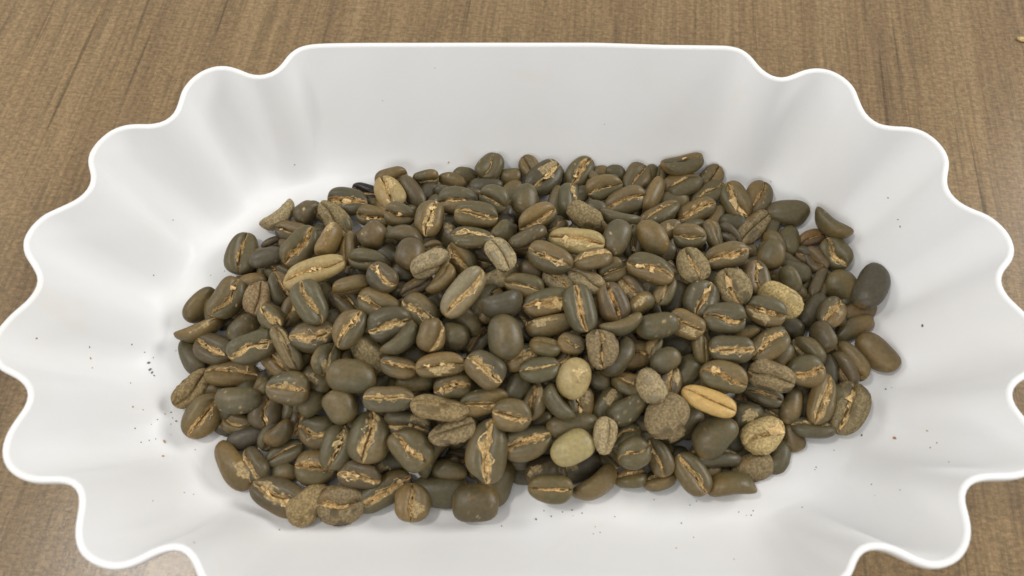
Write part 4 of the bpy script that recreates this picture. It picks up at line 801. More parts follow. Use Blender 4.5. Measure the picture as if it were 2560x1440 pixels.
7.03,-41.13,9.46,0.983,0.176,-0.009,-0.042,5.11,3.36,2.15,o,s,10,337,olive bean; crease up; second below and left of the pale cream bean
17.63,-39.63,5.94,0.594,-0.759,-0.215,0.156,6.26,3.74,2.39,t,h,-110,338,large tan bean; on its edge; curved; first below and right of the pale cream bean
26.24,-38.09,5.09,0.955,-0.27,-0.043,0.118,3.97,2.88,1.84,o,s,-40,339,olive bean; crease up; second below and right of the pale cream bean
32.93,-38.28,4.6,0.922,-0.329,-0.081,0.19,4.43,3.17,2.03,g,s,-45,340,grey-green bean; crease up; second left of the bent front-right bean
39.86,-37.62,7.62,0.871,0.038,-0.019,-0.489,5.46,3.69,2.36,o,S,-12,341,olive bean; papery crease up; first left of the bent front-right bean
49.0,-39.69,5.96,0.506,0.861,0.028,0.032,6.02,3.89,2.49,o,h,110,342,bent olive bean with its hollow side down at the front right
55.03,-35.68,4.67,0.301,-0.939,-0.161,0.033,5.21,3.46,2.22,B,wK,-150,343,dark brown bean; round back up; just upper right of the bent front-right bean
61.59,-33.09,4.04,0.071,0.868,0.487,0.059,4.51,2.65,1.7,g,w,-180,344,grey-green bean; round back up; wrinkled; second below and right of the shaggy pale bean
47.07,-36.6,3.44,0.097,-0.995,0.001,-0.013,3.55,2.17,1.39,d,-,-180,345,dark grey bean; round back up; just above and left of the bent front-right bean
53.54,-32.63,3.27,0.108,-0.994,0.002,-0.014,3.4,1.88,1.2,d,-,-180,346,dark grey bean; round back up; just below and left of the shaggy pale bean"""
BURIED = """12.97,-5.75,18.23,0.07,-0.864,-0.499,0.0,2.76,1.86,1.19,g,-,-180,184
-24.74,40.75,4.46,0.174,-0.829,-0.528,0.057,2.93,2.43,1.56,d,-,-180,5
-8.5,8.59,14.14,0.22,-0.976,-0.001,0.005,2.78,2.18,1.39,o,-,-180,176
6.77,-31.71,5.05,0.111,-0.994,0.0,-0.004,2.65,2.18,1.4,d,-,-180,334
32.67,16.37,13.72,0.899,0.226,-0.061,-0.369,2.97,1.78,1.14,d,w,0,70
54.77,-12.82,12.07,0.053,-0.943,-0.326,-0.048,2.59,1.89,1.21,g,-,-180,231
23.17,47.44,3.91,0.288,-0.958,0.002,-0.005,3.05,2.1,1.35,o,-,-180,40
-55.75,-22.24,5.54,0.172,-0.826,-0.532,0.074,2.6,1.91,1.22,o,-,-180,150
37.15,16.55,14.75,0.088,-0.865,-0.486,-0.082,2.82,2.21,1.41,d,-,-180,66
-45.39,-1.26,13.55,0.188,-0.826,-0.529,0.057,2.75,2.14,1.37,d,-,-180,175
-62.1,-16.66,7.8,0.796,-0.254,-0.183,0.518,2.41,2.56,1.64,o,-,-60,143
54.47,-18.69,3.54,0.876,0.013,-0.118,0.467,2.47,1.94,1.24,r,-,0,271
18.57,3.01,15.46,0.116,-0.86,-0.489,-0.084,3.08,2.24,1.44,d,-,-180,205
-21.52,3.48,14.42,0.208,-0.978,-0.002,0.009,3.28,2.26,1.44,d,-,-180,169
30.42,-28.08,7.02,0.122,-0.992,0.003,-0.022,3.18,1.97,1.26,d,-,-180,278
-4.62,27.21,12.22,0.259,-0.966,-0.001,0.005,3.48,2.29,1.46,d,-,-180,32
-45.85,10.41,11.5,0.221,-0.975,-0.006,0.028,3.3,2.21,1.42,d,-,-180,122
-39.8,12.02,12.33,0.226,-0.974,-0.005,0.023,3.29,2.21,1.42,d,-,-180,177
-21.71,16.47,17.59,0.964,0.245,0.027,0.097,2.57,1.63,1.05,g,k,0,25
62.69,21.83,3.69,0.205,-0.761,0.61,-0.078,2.85,2.0,1.28,o,-,-180,93
-81.35,4.2,3.56,0.212,-0.794,-0.554,0.136,2.72,1.81,1.16,o,-,-180,149
-66.88,15.27,4.64,0.182,-0.758,-0.618,0.107,3.07,2.08,1.33,o,-,-180,111
-71.54,-25.83,3.25,0.06,-0.984,0.166,0.011,2.91,1.7,1.09,d,-,-180,298
-33.24,-24.04,10.52,0.135,-0.991,-0.003,0.025,2.54,1.65,1.05,o,-,-180,313
75.25,13.38,3.54,0.871,0.032,-0.149,0.467,2.59,1.85,1.18,g,s,0,241
-76.18,-18.24,3.31,0.196,-0.961,-0.188,0.05,2.39,1.62,1.04,o,-,-180,145
37.49,47.3,4.12,0.073,-0.862,-0.501,0.01,2.96,1.98,1.26,o,-,-180,46
46.05,-22.85,3.39,0.133,-0.99,0.005,-0.038,2.45,1.82,1.16,d,-,-180,280
-76.08,-16.05,3.47,0.15,-0.988,-0.003,0.018,2.48,1.84,1.18,o,-,-180,146
74.18,8.48,3.72,0.207,-0.972,0.023,-0.107,2.49,1.83,1.17,o,-,-180,244
40.25,46.49,4.08,0.757,-0.03,-0.063,0.65,3.53,1.48,0.95,o,s,0,47
-40.37,37.18,3.68,0.268,-0.962,-0.013,0.048,3.1,1.94,1.24,o,-,-180,33
-73.81,-16.51,3.23,0.149,-0.989,-0.003,0.018,2.92,1.74,1.11,d,-,-180,147
86.26,7.78,3.68,0.207,-0.978,0.004,-0.02,2.65,1.94,1.24,d,-,-180,243
-71.65,4.56,4.37,0.922,0.243,0.084,0.29,2.89,1.69,1.08,B,-,0,151
-20.95,40.48,5.32,0.277,-0.96,-0.008,0.028,2.26,1.7,1.09,d,-,-180,6
-17.74,27.3,11.61,0.258,-0.966,-0.005,0.02,2.48,1.95,1.25,d,-,-180,31
-75.12,1.64,3.57,0.231,-0.949,-0.2,0.083,2.67,1.69,1.08,d,-,-180,148
-54.05,28.8,3.58,0.252,-0.967,-0.012,0.047,2.6,1.91,1.22,o,-,-180,109
13.01,45.52,3.45,0.284,-0.959,0.001,-0.003,2.67,1.85,1.18,o,-,-180,39
-69.34,15.8,3.29,0.223,-0.97,-0.021,0.092,1.96,1.51,0.97,d,-,-180,117
55.75,3.61,4.5,0.093,-0.492,0.846,-0.183,4.24,3.28,2.1,g,-,-160,1000
-33.67,-18.17,4.5,0.06,-0.077,-0.74,0.666,4.74,2.92,1.87,o,-,-81,1001
-77.1,8.25,4.5,0.448,0.443,0.602,0.492,4.29,3.24,2.07,d,-,78,1002
-49.77,-18.37,4.5,0.64,0.21,-0.316,-0.668,4.75,2.82,1.81,o,-,61,1003
42.56,3.3,4.5,0.592,-0.594,-0.396,0.374,4.14,3.07,1.96,d,-,-88,1004
19.53,-26.22,4.5,0.279,-0.237,-0.499,0.786,4.35,2.88,1.84,b,-,-52,1005
-32.52,-10.84,4.5,0.701,-0.289,0.288,-0.584,4.7,2.84,1.82,o,-,-42,1006
38.48,27.64,4.5,0.402,-0.409,-0.503,0.647,4.5,2.97,1.9,d,-,-58,1007
18.62,8.64,4.5,0.742,0.644,0.084,0.163,4.42,3.13,2.0,o,-,61,1008
-35.41,12.62,4.5,0.309,-0.104,-0.306,0.895,4.78,3.07,1.96,g,-,-23,1009
9.69,28.57,4.5,0.192,-0.27,0.676,-0.658,4.37,2.85,1.83,g,-,-71,1010
21.0,-5.24,4.5,0.642,-0.513,0.347,-0.452,4.5,2.88,1.84,o,-,-91,1011
2.11,33.04,4.5,0.14,0.095,-0.859,-0.484,4.99,3.12,2.0,d,-,150,1012
-51.5,19.13,4.5,0.051,0.123,-0.941,-0.31,4.41,3.24,2.08,o,-,173,1013
-23.74,35.41,4.5,0.359,-0.348,0.413,-0.761,4.09,3.2,2.05,d,-,-39,1014
-2.0,-16.8,4.5,0.235,-0.798,-0.537,0.143,4.58,3.11,1.99,b,-,-155,1015
-3.94,1.24,4.5,0.371,-0.212,-0.335,0.84,4.47,3.23,2.07,o,-,-32,1016
27.9,-32.69,4.5,0.545,-0.518,0.437,-0.493,4.02,2.82,1.8,d,-,-96,1017
-25.57,13.69,4.5,0.261,0.157,0.514,0.802,4.92,2.88,1.84,o,-,83,1018
-34.13,7.01,4.5,0.078,-0.993,-0.03,-0.081,4.91,2.97,1.9,g,-,164,1019
-40.32,15.85,4.5,0.28,0.498,0.717,0.399,4.18,2.91,1.86,g,-,120,1020
45.4,18.44,4.5,0.873,-0.147,0.137,-0.444,4.58,3.21,2.05,o,-,-49,1021
13.28,-2.62,4.5,0.283,0.173,0.58,0.744,4.39,3.28,2.1,d,-,94,1022
2.86,28.03,4.5,0.635,-0.132,-0.087,-0.756,4.55,3.38,2.16,o,-,3,1023
-30.83,-0.63,4.5,0.037,-0.061,-0.383,0.921,4.95,2.99,1.91,d,-,-24,1024
64.83,7.91,4.5,0.9,0.396,-0.061,-0.17,4.72,3.07,1.96,b,-,18,1025
-45.3,0.77,4.5,0.108,-0.128,-0.487,0.857,4.98,3.34,2.14,o,-,-42,1026
14.45,25.93,4.5,0.452,-0.382,0.462,-0.661,4.59,3.22,2.06,d,-,-69,1027
-11.19,34.41,4.5,0.242,0.841,-0.477,-0.08,4.55,3.37,2.16,o,-,135,1028
-69.04,-5.86,4.5,0.511,-0.135,0.118,-0.841,4.11,3.01,1.93,g,-,7,1029
-26.74,31.25,4.5,0.155,-0.071,0.303,0.938,4.96,3.25,2.08,g,-,64,1030
61.49,-10.79,4.5,0.014,-0.048,-0.121,-0.991,4.75,3.37,2.16,o,-,33,1031
-52.39,26.24,4.5,0.612,0.789,-0.057,0.003,4.31,3.01,1.92,d,-,76,1032
26.0,-13.8,4.5,0.456,0.018,0.024,0.889,4.72,2.92,1.87,o,-,21,1033
17.98,30.88,4.5,0.381,-0.207,-0.413,0.801,4.11,3.12,2.0,d,-,-31,1034
-26.49,18.84,4.5,0.106,-0.032,-0.74,-0.663,4.87,3.32,2.13,b,-,123,1035
-41.77,-33.01,4.5,0.452,-0.02,-0.023,0.891,4.39,3.28,2.1,o,-,-6,1036
14.49,-11.2,4.5,0.149,0.044,0.136,0.978,4.59,3.29,2.11,d,-,36,1037
-47.14,14.24,4.5,0.749,0.658,0.053,0.063,4.08,3.09,1.98,o,-,55,1038
-8.3,-27.96,4.5,0.031,-0.296,-0.95,0.1,4.08,2.94,1.88,g,-,-158,1039
-47.51,9.34,4.5,0.155,-0.447,0.8,-0.37,4.6,3.21,2.06,g,-,-108,1040
-43.41,-17.29,4.5,0.093,0.107,-0.483,-0.864,4.52,3.21,2.06,o,-,79,1041
26.04,-9.77,4.5,0.04,0.063,0.386,0.919,4.25,3.04,1.94,d,-,66,1042
77.79,-3.09,4.5,0.476,0.604,0.322,0.552,4.76,3.21,2.05,o,-,104,1043
40.84,11.62,4.5,0.097,0.242,-0.897,-0.358,4.05,2.99,1.92,d,-,152,1044
-15.83,-0.15,4.5,0.039,0.167,0.964,0.205,4.34,3.14,2.01,b,-,175,1045
-33.84,21.16,4.5,0.09,0.075,-0.377,-0.919,4.93,2.93,1.88,o,-,74,1046
14.48,-29.45,4.5,0.549,0.728,0.29,0.29,4.72,2.85,1.83,d,-,98,1047
33.42,-14.4,4.5,0.162,0.982,-0.096,0.008,4.74,3.31,2.12,o,-,142,1048
-16.82,9.11,4.5,0.061,0.095,-0.804,-0.584,4.47,3.14,2.01,g,-,133,1049
63.31,4.66,4.5,0.014,-0.385,0.923,-0.015,4.03,3.18,2.03,g,-,-175,1050
-42.39,-10.94,4.5,0.605,-0.349,0.563,-0.442,4.61,2.82,1.81,o,-,-70,1051
27.24,6.88,4.5,0.59,-0.792,-0.157,-0.021,4.8,3.26,2.08,d,-,-129,1052
61.98,15.67,4.5,0.274,0.275,0.602,0.698,4.77,2.81,1.8,o,-,114,1053
-31.02,16.57,4.5,0.246,-0.718,0.619,-0.201,4.71,3.27,2.09,d,-,-138,1054
-18.47,31.87,4.5,0.316,0.36,0.42,0.771,4.86,3.38,2.17,b,-,79,1055
42.35,28.42,4.5,0.204,0.913,-0.352,-0.039,4.63,2.82,1.8,o,-,126,1056
8.97,7.37,4.5,0.128,0.136,0.946,0.264,4.88,3.19,2.04,d,-,171,1057
-0.02,-25.01,4.5,0.572,0.199,0.241,0.758,4.06,3.16,2.02,o,-,41,1058
-9.14,18.95,4.5,0.081,-0.074,0.917,-0.383,4.41,3.01,1.93,g,-,-107,1059
-14.35,17.87,4.5,0.665,-0.238,0.24,-0.665,4.92,3.27,2.1,g,-,-35,1060
58.49,11.64,4.5,0.155,0.042,-0.009,0.987,4.58,2.98,1.91,o,-,29,1061
-49.11,-10.96,4.5,0.53,-0.842,-0.03,-0.097,4.98,2.9,1.86,d,-,-135,1062
40.03,-2.65,4.5,0.193,-0.565,-0.006,-0.802,4.2,2.83,1.81,o,-,50,1063
-57.82,13.46,4.5,0.125,0.893,0.431,0.018,4.97,2.81,1.8,d,-,137,1064
-74.17,10.29,4.5,0.409,-0.346,0.647,-0.542,4.56,3.26,2.09,b,-,-66,1065
45.37,-3.67,4.5,0.054,0.018,-0.994,0.094,4.12,3.18,2.04,o,-,-148,1066
53.56,-6.6,4.5,0.161,0.221,-0.417,-0.866,4.08,2.87,1.84,d,-,64,1067
-43.17,-21.69,4.5,0.233,-0.494,0.742,-0.389,4.8,3.26,2.09,o,-,-108,1068
-14.18,-16.26,4.5,0.181,0.952,0.234,0.074,4.44,2.85,1.82,g,-,141,1069
19.54,-14.99,4.5,0.588,-0.569,-0.386,0.425,4.08,2.92,1.87,g,-,-87,1070
25.76,-20.28,4.5,0.818,0.475,0.13,0.296,4.9,2.81,1.8,o,-,51,1071
-73.74,7.08,4.5,0.027,0.046,0.331,-0.942,4.03,2.96,1.89,d,-,-14,1072
-52.08,33.35,4.5,0.202,-0.058,-0.208,0.955,4.83,3.2,2.05,o,-,-2,1073
-30.01,21.2,4.5,0.741,0.455,0.098,0.484,4.67,3.02,1.94,d,-,32,1074
-20.7,-10.44,4.5,0.082,-0.906,-0.41,-0.066,4.87,3.01,1.92,b,-,169,1075
28.47,29.41,4.5,0.765,-0.202,0.108,-0.603,4.0,3.04,1.94,o,-,-44,1076
11.22,-24.31,4.5,0.214,-0.322,0.846,-0.367,4.05,3.35,2.14,d,-,-122,1077
-6.14,-31.88,4.5,0.008,0.855,0.519,-0.021,4.61,3.07,1.97,o,-,173,1078
13.77,-16.01,4.5,0.862,-0.419,-0.06,0.28,4.59,2.92,1.87,g,-,-62,1079
-5.32,4.84,4.5,0.367,0.058,-0.68,-0.632,4.22,2.99,1.91,g,-,110,1080
-32.15,-5.1,4.5,0.812,-0.132,-0.112,0.557,4.52,3.19,2.04,o,-,-36,1081
-9.44,25.22,4.5,0.017,-0.183,0.983,-0.016,4.17,3.25,2.08,d,-,-150,1082
64.68,-8.33,4.5,0.159,0.008,-0.218,0.963,4.02,3.23,2.07,o,-,0,1083
-60.56,-4.12,4.5,0.067,-0.189,-0.8,0.566,4.02,3.35,2.14,d,-,-97,1084
-8.17,8.2,4.5,0.919,0.3,0.01,-0.256,4.62,3.2,2.05,b,-,14,1085
12.56,-8.83,4.5,0.336,-0.347,0.575,-0.66,4.21,2.87,1.84,o,-,-77,1086
9.3,-21.01,4.5,0.409,-0.089,0.455,-0.786,4.99,3.14,2.01,d,-,-46,1087
5.06,4.47,4.5,0.262,-0.476,-0.738,0.4,4.47,3.27,2.09,o,-,-111,1088
-64.33,11.78,4.5,0.752,-0.492,-0.136,0.417,4.25,3.39,2.17,g,-,-91,1089
-67.24,-17.49,4.5,0.104,-0.717,0.684,-0.083,4.36,3.27,2.09,g,-,-146,1090
-9.12,12.28,4.5,0.465,0.754,-0.388,-0.256,4.73,3.06,1.96,o,-,103,1091
42.27,8.05,4.5,0.093,0.253,0.751,0.603,4.57,2.91,1.86,d,-,132,1092
47.49,-27.39,4.5,0.438,-0.324,-0.485,0.684,4.12,3.16,2.02,o,-,-52,1093
2.65,-1.88,4.5,0.225,0.19,-0.803,-0.518,4.27,3.34,2.14,d,-,130,1094
-53.2,-9.62,4.5,0.253,-0.853,-0.443,0.11,4.02,2.91,1.86,b,-,-171,1095
39.17,-25.21,4.5,0.224,0.929,-0.225,-0.19,4.4,3.12,2.0,o,-,129,1096
37.85,23.98,4.5,0.133,-0.255,-0.88,0.377,4.2,2.89,1.85,d,-,-103,1097
54.37,18.31,4.5,0.601,-0.739,-0.225,0.205,4.61,3.31,2.12,o,-,-114,1098
-35.63,3.53,4.5,0.98,0.015,-0.03,0.196,4.35,3.15,2.02,g,-,-24,1099
-47.54,-6.84,4.5,0.529,-0.755,0.311,-0.232,4.56,3.38,2.16,g,-,-114,1100
19.2,23.2,4.5,0.308,-0.019,-0.24,0.92,4.37,3.28,2.1,o,-,-1,1101
3.33,16.22,4.5,0.289,0.037,-0.145,-0.945,4.08,3.08,1.97,d,-,39,1102
2.13,-18.89,4.5,0.91,-0.392,-0.046,0.124,4.4,2.91,1.86,o,-,-62,1103
30.07,-25.29,4.5,0.921,-0.346,0.051,-0.173,4.7,2.86,1.83,d,-,-58,1104
69.68,8.76,4.5,0.279,0.935,0.199,-0.087,4.95,3.14,2.01,b,-,130,1105
56.48,-28.79,4.5,0.293,-0.842,-0.439,-0.115,4.78,2.83,1.81,o,-,-150,1106
-14.17,21.71,4.5,0.848,-0.512,0.088,-0.106,4.28,3.18,2.04,d,-,-88,1107
-24.63,-26.7,4.5,0.029,-0.807,0.584,-0.082,4.68,2.86,1.83,o,-,-169,1108
50.12,-12.99,4.5,0.701,-0.201,0.19,-0.657,4.85,2.93,1.87,g,-,-49,1109
22.68,36.17,4.5,0.066,0.097,0.843,0.525,4.19,3.22,2.06,g,-,148,1110
31.17,5.82,4.5,0.908,-0.236,-0.178,0.298,4.77,2.99,1.91,o,-,-45,1111
-1.36,-31.33,4.5,0.06,0.012,-0.571,-0.819,4.93,3.1,1.99,d,-,82,1112
28.95,-28.03,4.5,0.998,-0.056,0.008,-0.03,4.26,3.07,1.97,o,-,-21,1113
30.45,25.77,4.5,0.314,-0.677,-0.597,0.292,4.05,2.88,1.84,d,-,-123,1114
-43.03,5.62,4.5,0.91,-0.252,0.09,-0.316,4.25,2.82,1.8,b,-,-42,1115
2.76,-12.79,4.5,0.707,0.508,-0.108,-0.48,4.23,3.25,2.08,o,-,50,1116
-55.82,7.05,4.5,0.063,-0.363,-0.904,-0.218,4.43,2.89,1.85,d,-,166,1117
-0.11,11.6,4.5,0.108,-0.133,0.259,-0.951,4.65,2.83,1.81,o,-,-7,1118
8.76,17.66,4.5,0.084,-0.785,-0.612,-0.047,4.31,2.94,1.88,g,-,-179,1119
-37.17,26.43,4.5,0.525,0.844,-0.104,-0.047,4.62,3.32,2.13,g,-,90,1120
39.54,33.81,4.5,0.15,-0.988,-0.017,-0.022,4.26,3.0,1.92,o,-,167,1121
64.97,-14.97,4.5,0.069,-0.076,-0.349,-0.931,4.57,3.15,2.02,d,-,58,1122
47.29,6.46,4.5,0.484,0.246,0.601,0.586,4.53,2.82,1.8,o,-,107,1123
81.42,4.24,4.5,0.533,0.245,0.478,0.654,4.28,3.38,2.16,d,-,96,1124
6.71,-9.81,4.5,0.067,-0.983,-0.17,-0.027,4.86,3.2,2.05,b,-,170,1125
72.36,-11.96,4.5,0.274,0.123,-0.65,0.698,4.32,3.14,2.01,o,-,-49,1126
-2.95,31.54,4.5,0.378,0.476,-0.554,-0.569,4.23,3.07,1.97,d,-,102,1127
-27.23,6.71,4.5,0.157,-0.093,-0.766,0.617,4.99,2.9,1.85,o,-,-81,1128
15.33,2.77,4.5,0.134,0.977,0.166,0.017,4.19,3.32,2.12,g,-,144,1129
48.89,-21.05,4.5,0.05,0.052,0.873,0.482,4.98,2.96,1.89,g,-,140,1130
33.46,-32.02,4.5,0.022,-0.455,0.754,-0.473,4.35,3.19,2.04,o,-,-127,1131
-7.06,22.4,4.5,0.028,0.23,0.96,-0.155,4.37,2.81,1.8,d,-,-138,1132
-13.79,-26.79,4.5,0.017,0.884,0.461,0.074,4.93,2.9,1.86,o,-,163,1133
-20.69,-1.97,4.5,0.048,0.988,-0.148,-0.022,4.42,2.99,1.91,d,-,155,1134
33.22,-1.72,4.5,0.03,-0.091,0.96,-0.262,4.02,3.19,2.04,b,-,-130,1135
-45.36,-13.51,4.5,0.32,0.13,-0.709,-0.614,4.4,3.32,2.13,o,-,116,1136
54.65,-3.67,4.5,0.758,-0.643,-0.057,0.096,4.67,3.0,1.92,d,-,-97,1137
-3.11,26.69,4.5,0.411,-0.241,0.646,-0.596,4.13,2.86,1.83,o,-,-71,1138
-4.0,15.95,4.5,0.295,-0.943,0.148,-0.031,4.51,2.9,1.85,g,-,-170,1139
-7.97,-11.94,4.5,0.434,-0.806,0.306,-0.262,4.41,3.13,2.0,g,-,-132,1140
-37.52,-24.97,4.5,0.38,0.924,0.04,0.025,4.05,3.26,2.08,o,-,120,1141
9.19,13.86,4.5,0.941,-0.158,-0.061,0.293,4.88,2.92,1.87,d,-,-39,1142
25.85,-25.99,4.5,0.712,0.312,-0.25,-0.577,4.51,2.88,1.85,o,-,36,1143
34.11,21.61,4.5,0.564,0.808,0.068,0.152,4.08,3.18,2.03,d,-,86,1144
38.29,-7.8,4.5,0.863,-0.489,-0.062,0.11,4.99,3.0,1.92,b,-,-75,1145
-37.83,-29.09,4.5,0.097,0.045,0.728,0.677,4.74,3.38,2.16,o,-,105,1146
60.83,6.48,4.5,0.727,0.654,0.095,0.186,4.92,3.22,2.06,d,-,69,1147
-22.56,4.84,4.5,0.141,0.956,0.211,0.145,4.18,3.38,2.16,o,-,137,1148
-54.84,-15.4,4.5,0.016,0.029,0.948,0.317,4.57,3.06,1.96,g,-,160,1149
-39.5,-15.33,4.5,0.004,0.043,-0.937,0.347,4.1,3.16,2.02,g,-,-121,1150
-39.05,-4.29,4.5,0.384,-0.131,0.373,-0.835,4.92,3.39,2.17,o,-,-24,1151
-13.37,31.04,4.5,0.659,0.696,-0.229,-0.167,4.19,3.36,2.15,d,-,70,1152
-66.4,19.66,4.5,0.083,-0.114,-0.307,0.941,4.7,2.93,1.87,o,-,-13,1153
-22.29,9.01,4.5,0.391,-0.242,-0.524,0.716,4.93,3.35,2.15,d,-,-61,1154
-13.92,39.34,4.5,0.72,-0.687,-0.061,0.071,4.64,2.91,1.86,b,-,-119,1155
-50.11,-3.38,4.5,0.06,-0.145,0.808,-0.568,4.38,2.81,1.8,o,-,-86,1156
-16.67,-20.89,4.5,0.645,-0.056,-0.3,0.701,4.7,3.3,2.11,d,-,-33,1157
42.45,-10.24,4.5,0.62,0.754,0.132,0.172,4.94,3.21,2.06,o,-,88,1158
-55.68,17.16,4.5,0.376,-0.877,-0.28,0.105,4.45,3.33,2.13,g,-,-164,1159
73.38,-5.3,4.5,0.217,0.968,-0.115,-0.049,4.03,3.18,2.03,g,-,129,1160
-36.56,-36.39,4.5,0.378,-0.735,0.475,-0.302,4.95,2.96,1.89,o,-,-116,1161
27.88,-5.18,4.5,0.461,-0.266,-0.414,0.739,4.82,3.17,2.03,d,-,-42,1162
21.83,18.51,4.5,0.356,-0.186,-0.46,0.792,4.08,3.33,2.13,o,-,-36,1163
26.14,16.3,4.5,0.379,-0.019,0.098,-0.92,4.16,2.99,1.92,d,-,2,1164
60.71,-5.07,4.5,0.337,0.797,-0.437,-0.246,4.23,3.09,1.98,b,-,105,1165
24.76,24.87,4.5,0.123,-0.082,0.985,-0.094,4.12,3.02,1.93,o,-,-142,1166
-26.42,-7.81,4.5,0.155,-0.103,-0.792,-0.582,4.97,3.24,2.08,d,-,127,1167
17.38,19.4,4.5,0.205,-0.374,-0.789,0.442,4.08,3.1,1.98,o,-,-100,1168
29.65,-20.59,4.5,0.551,-0.219,-0.339,0.731,4.16,2.81,1.8,g,-,-34,1169
-37.9,-9.92,4.5,0.698,-0.241,-0.174,0.652,4.68,2.88,1.84,g,-,-48,1170
-13.62,25.31,4.5,0.07,0.682,-0.637,0.353,4.46,3.24,2.07,o,-,-143,1171
-2.96,21.92,4.5,0.64,0.43,-0.288,-0.568,4.91,3.18,2.03,d,-,57,1172
-3.11,-24.13,4.5,0.057,-0.539,0.827,-0.148,4.64,3.16,2.02,o,-,-155,1173
-64.27,4.9,4.5,0.951,-0.195,0.01,-0.242,4.33,3.37,2.15,d,-,-35,1174
41.93,-15.62,4.5,0.207,-0.154,-0.525,0.811,4.75,3.22,2.06,b,-,-45,1175
-20.46,20.85,4.5,0.187,0.644,-0.699,-0.249,4.49,3.03,1.94,o,-,152,1176
68.12,5.0,4.5,0.97,-0.145,0.066,-0.182,4.36,3.17,2.03,d,-,-47,1177
-24.78,23.76,4.5,0.158,-0.929,-0.318,0.108,4.26,2.96,1.89,o,-,174,1178
-41.21,-1.12,4.5,0.506,0.758,0.33,-0.245,4.57,3.39,2.17,g,-,91,1179
1.62,-6.03,4.5,0.803,-0.236,-0.105,0.538,4.98,3.05,1.95,g,-,-37,1180
-19.46,15.63,4.5,0.533,0.312,-0.355,-0.702,4.9,2.85,1.83,o,-,68,1181
42.59,-35.92,4.5,0.09,0.076,-0.305,-0.945,4.93,3.24,2.07,d,-,44,1182
44.62,0.06,4.5,0.356,0.01,-0.076,0.931,4.54,2.89,1.85,o,-,17,1183
-17.33,6.65,4.5,0.884,0.462,0.045,0.052,4.18,2.99,1.91,d,-,31,1184
-41.08,27.48,4.5,0.39,0.845,0.341,0.133,4.13,3.14,2.01,b,-,102,1185
41.53,-23.9,4.5,0.42,-0.476,-0.58,0.511,4.87,3.03,1.94,o,-,-81,1186
-62.15,-15.91,4.5,0.003,0.673,-0.739,-0.011,4.87,3.17,2.03,d,-,-161,1187
-50.94,9.86,4.5,0.166,0.175,-0.789,-0.565,4.82,3.27,2.09,o,-,136,1188
-57.54,22.12,4.5,0.098,-0.02,0.038,0.994,4.93,3.31,2.12,g,-,29,1189
28.78,1.55,4.5,0.579,0.34,-0.459,-0.582,4.37,2.93,1.87,g,-,62,1190
-40.82,20.13,4.5,0.583,-0.304,-0.319,0.682,4.38,3.06,1.96,o,-,-61,1191
-40.42,12.39,4.5,0.256,0.047,0.518,0.815,4.21,3.33,2.13,d,-,81,1192
-4.72,-3.24,4.5,0.949,-0.132,0.045,-0.284,4.87,2.96,1.89,o,-,-33,1193
-1.06,5.55,4.5,0.452,-0.026,0.302,0.839,5.0,3.36,2.15,d,-,49,1194
68.35,17.06,4.5,0.65,0.393,0.356,0.545,4.23,2.81,1.8,b,-,81,1195
-31.34,-16.67,4.5,0.337,-0.879,0.337,0.003,4.16,2.92,1.87,o,-,-151,1196
-27.26,-26.27,4.5,0.284,0.487,-0.691,-0.453,4.07,3.37,2.16,d,-,128,1197
28.53,37.82,4.5,0.211,0.942,-0.249,-0.085,4.26,2.99,1.91,o,-,123,1198
-59.1,-27.16,4.5,0.443,-0.261,0.375,-0.771,4.91,3.03,1.94,g,-,-32,1199
57.2,-10.31,4.5,0.269,-0.293,-0.597,0.697,4.94,3.39,2.17,g,-,-58,1200
22.99,-18.17,4.5,0.322,0.77,0.511,0.204,4.24,3.37,2.16,o,-,136,1201
-17.61,-35.48,4.5,0.935,-0.256,-0.071,0.233,4.06,3.0,1.92,d,-,-43,1202
-38.06,7.22,4.5,0.188,0.476,-0.791,-0.334,4.02,2.85,1.82,o,-,156,1203
-31.79,32.53,4.5,0.293,-0.221,0.632,-0.683,4.93,3.24,2.07,d,-,-56,1204
57.99,21.8,4.5,0.11,-0.009,-0.524,0.844,5.0,3.15,2.02,b,-,-32,1205
59.52,-1.05,4.5,0.182,-0.907,0.353,-0.137,4.42,3.12,1.99,o,-,178,1206
60.01,-24.98,4.5,0.808,0.436,-0.233,-0.321,4.44,2.95,1.89,d,-,36,1207
1.61,37.48,4.5,0.455,-0.874,-0.139,0.094,4.49,2.96,1.89,o,-,-155,1208
-3.45,-12.75,4.5,0.776,-0.576,-0.132,0.22,4.6,2.97,1.9,g,-,-89,1209
24.02,-28.9,4.5,0.81,0.075,0.048,-0.579,4.89,3.15,2.02,g,-,-8,1210
22.71,6.56,4.5,0.047,-0.172,-0.728,0.663,4.22,3.07,1.97,o,-,-72,1211
28.03,11.1,4.5,0.798,-0.47,0.136,-0.351,4.69,3.33,2.13,d,-,-83,1212
-27.81,9.93,4.5,0.462,-0.817,0.325,-0.112,4.63,3.29,2.11,o,-,-137,1213
30.96,-5.94,4.5,0.832,-0.309,-0.131,0.443,4.02,2.88,1.85,d,-,-43,1214
18.56,-7.04,4.5,0.607,-0.042,0.213,-0.765,4.84,3.03,1.94,b,-,-23,1215
46.33,14.44,4.5,0.585,0.802,-0.111,0.04,4.21,3.01,1.93,o,-,82,1216
71.49,18.16,4.5,0.206,-0.901,0.368,-0.102,4.41,2.99,1.91,d,-,174,1217
-50.02,-0.3,4.5,0.544,-0.766,0.232,-0.252,4.13,2.93,1.87,o,-,-115,1218
5.4,-20.81,4.5,0.35,0.253,-0.6,-0.674,4.33,3.09,1.97,g,-,90,1219
-9.55,-21.53,4.5,0.443,-0.841,-0.251,0.181,4.3,3.29,2.11,g,-,-137,1220
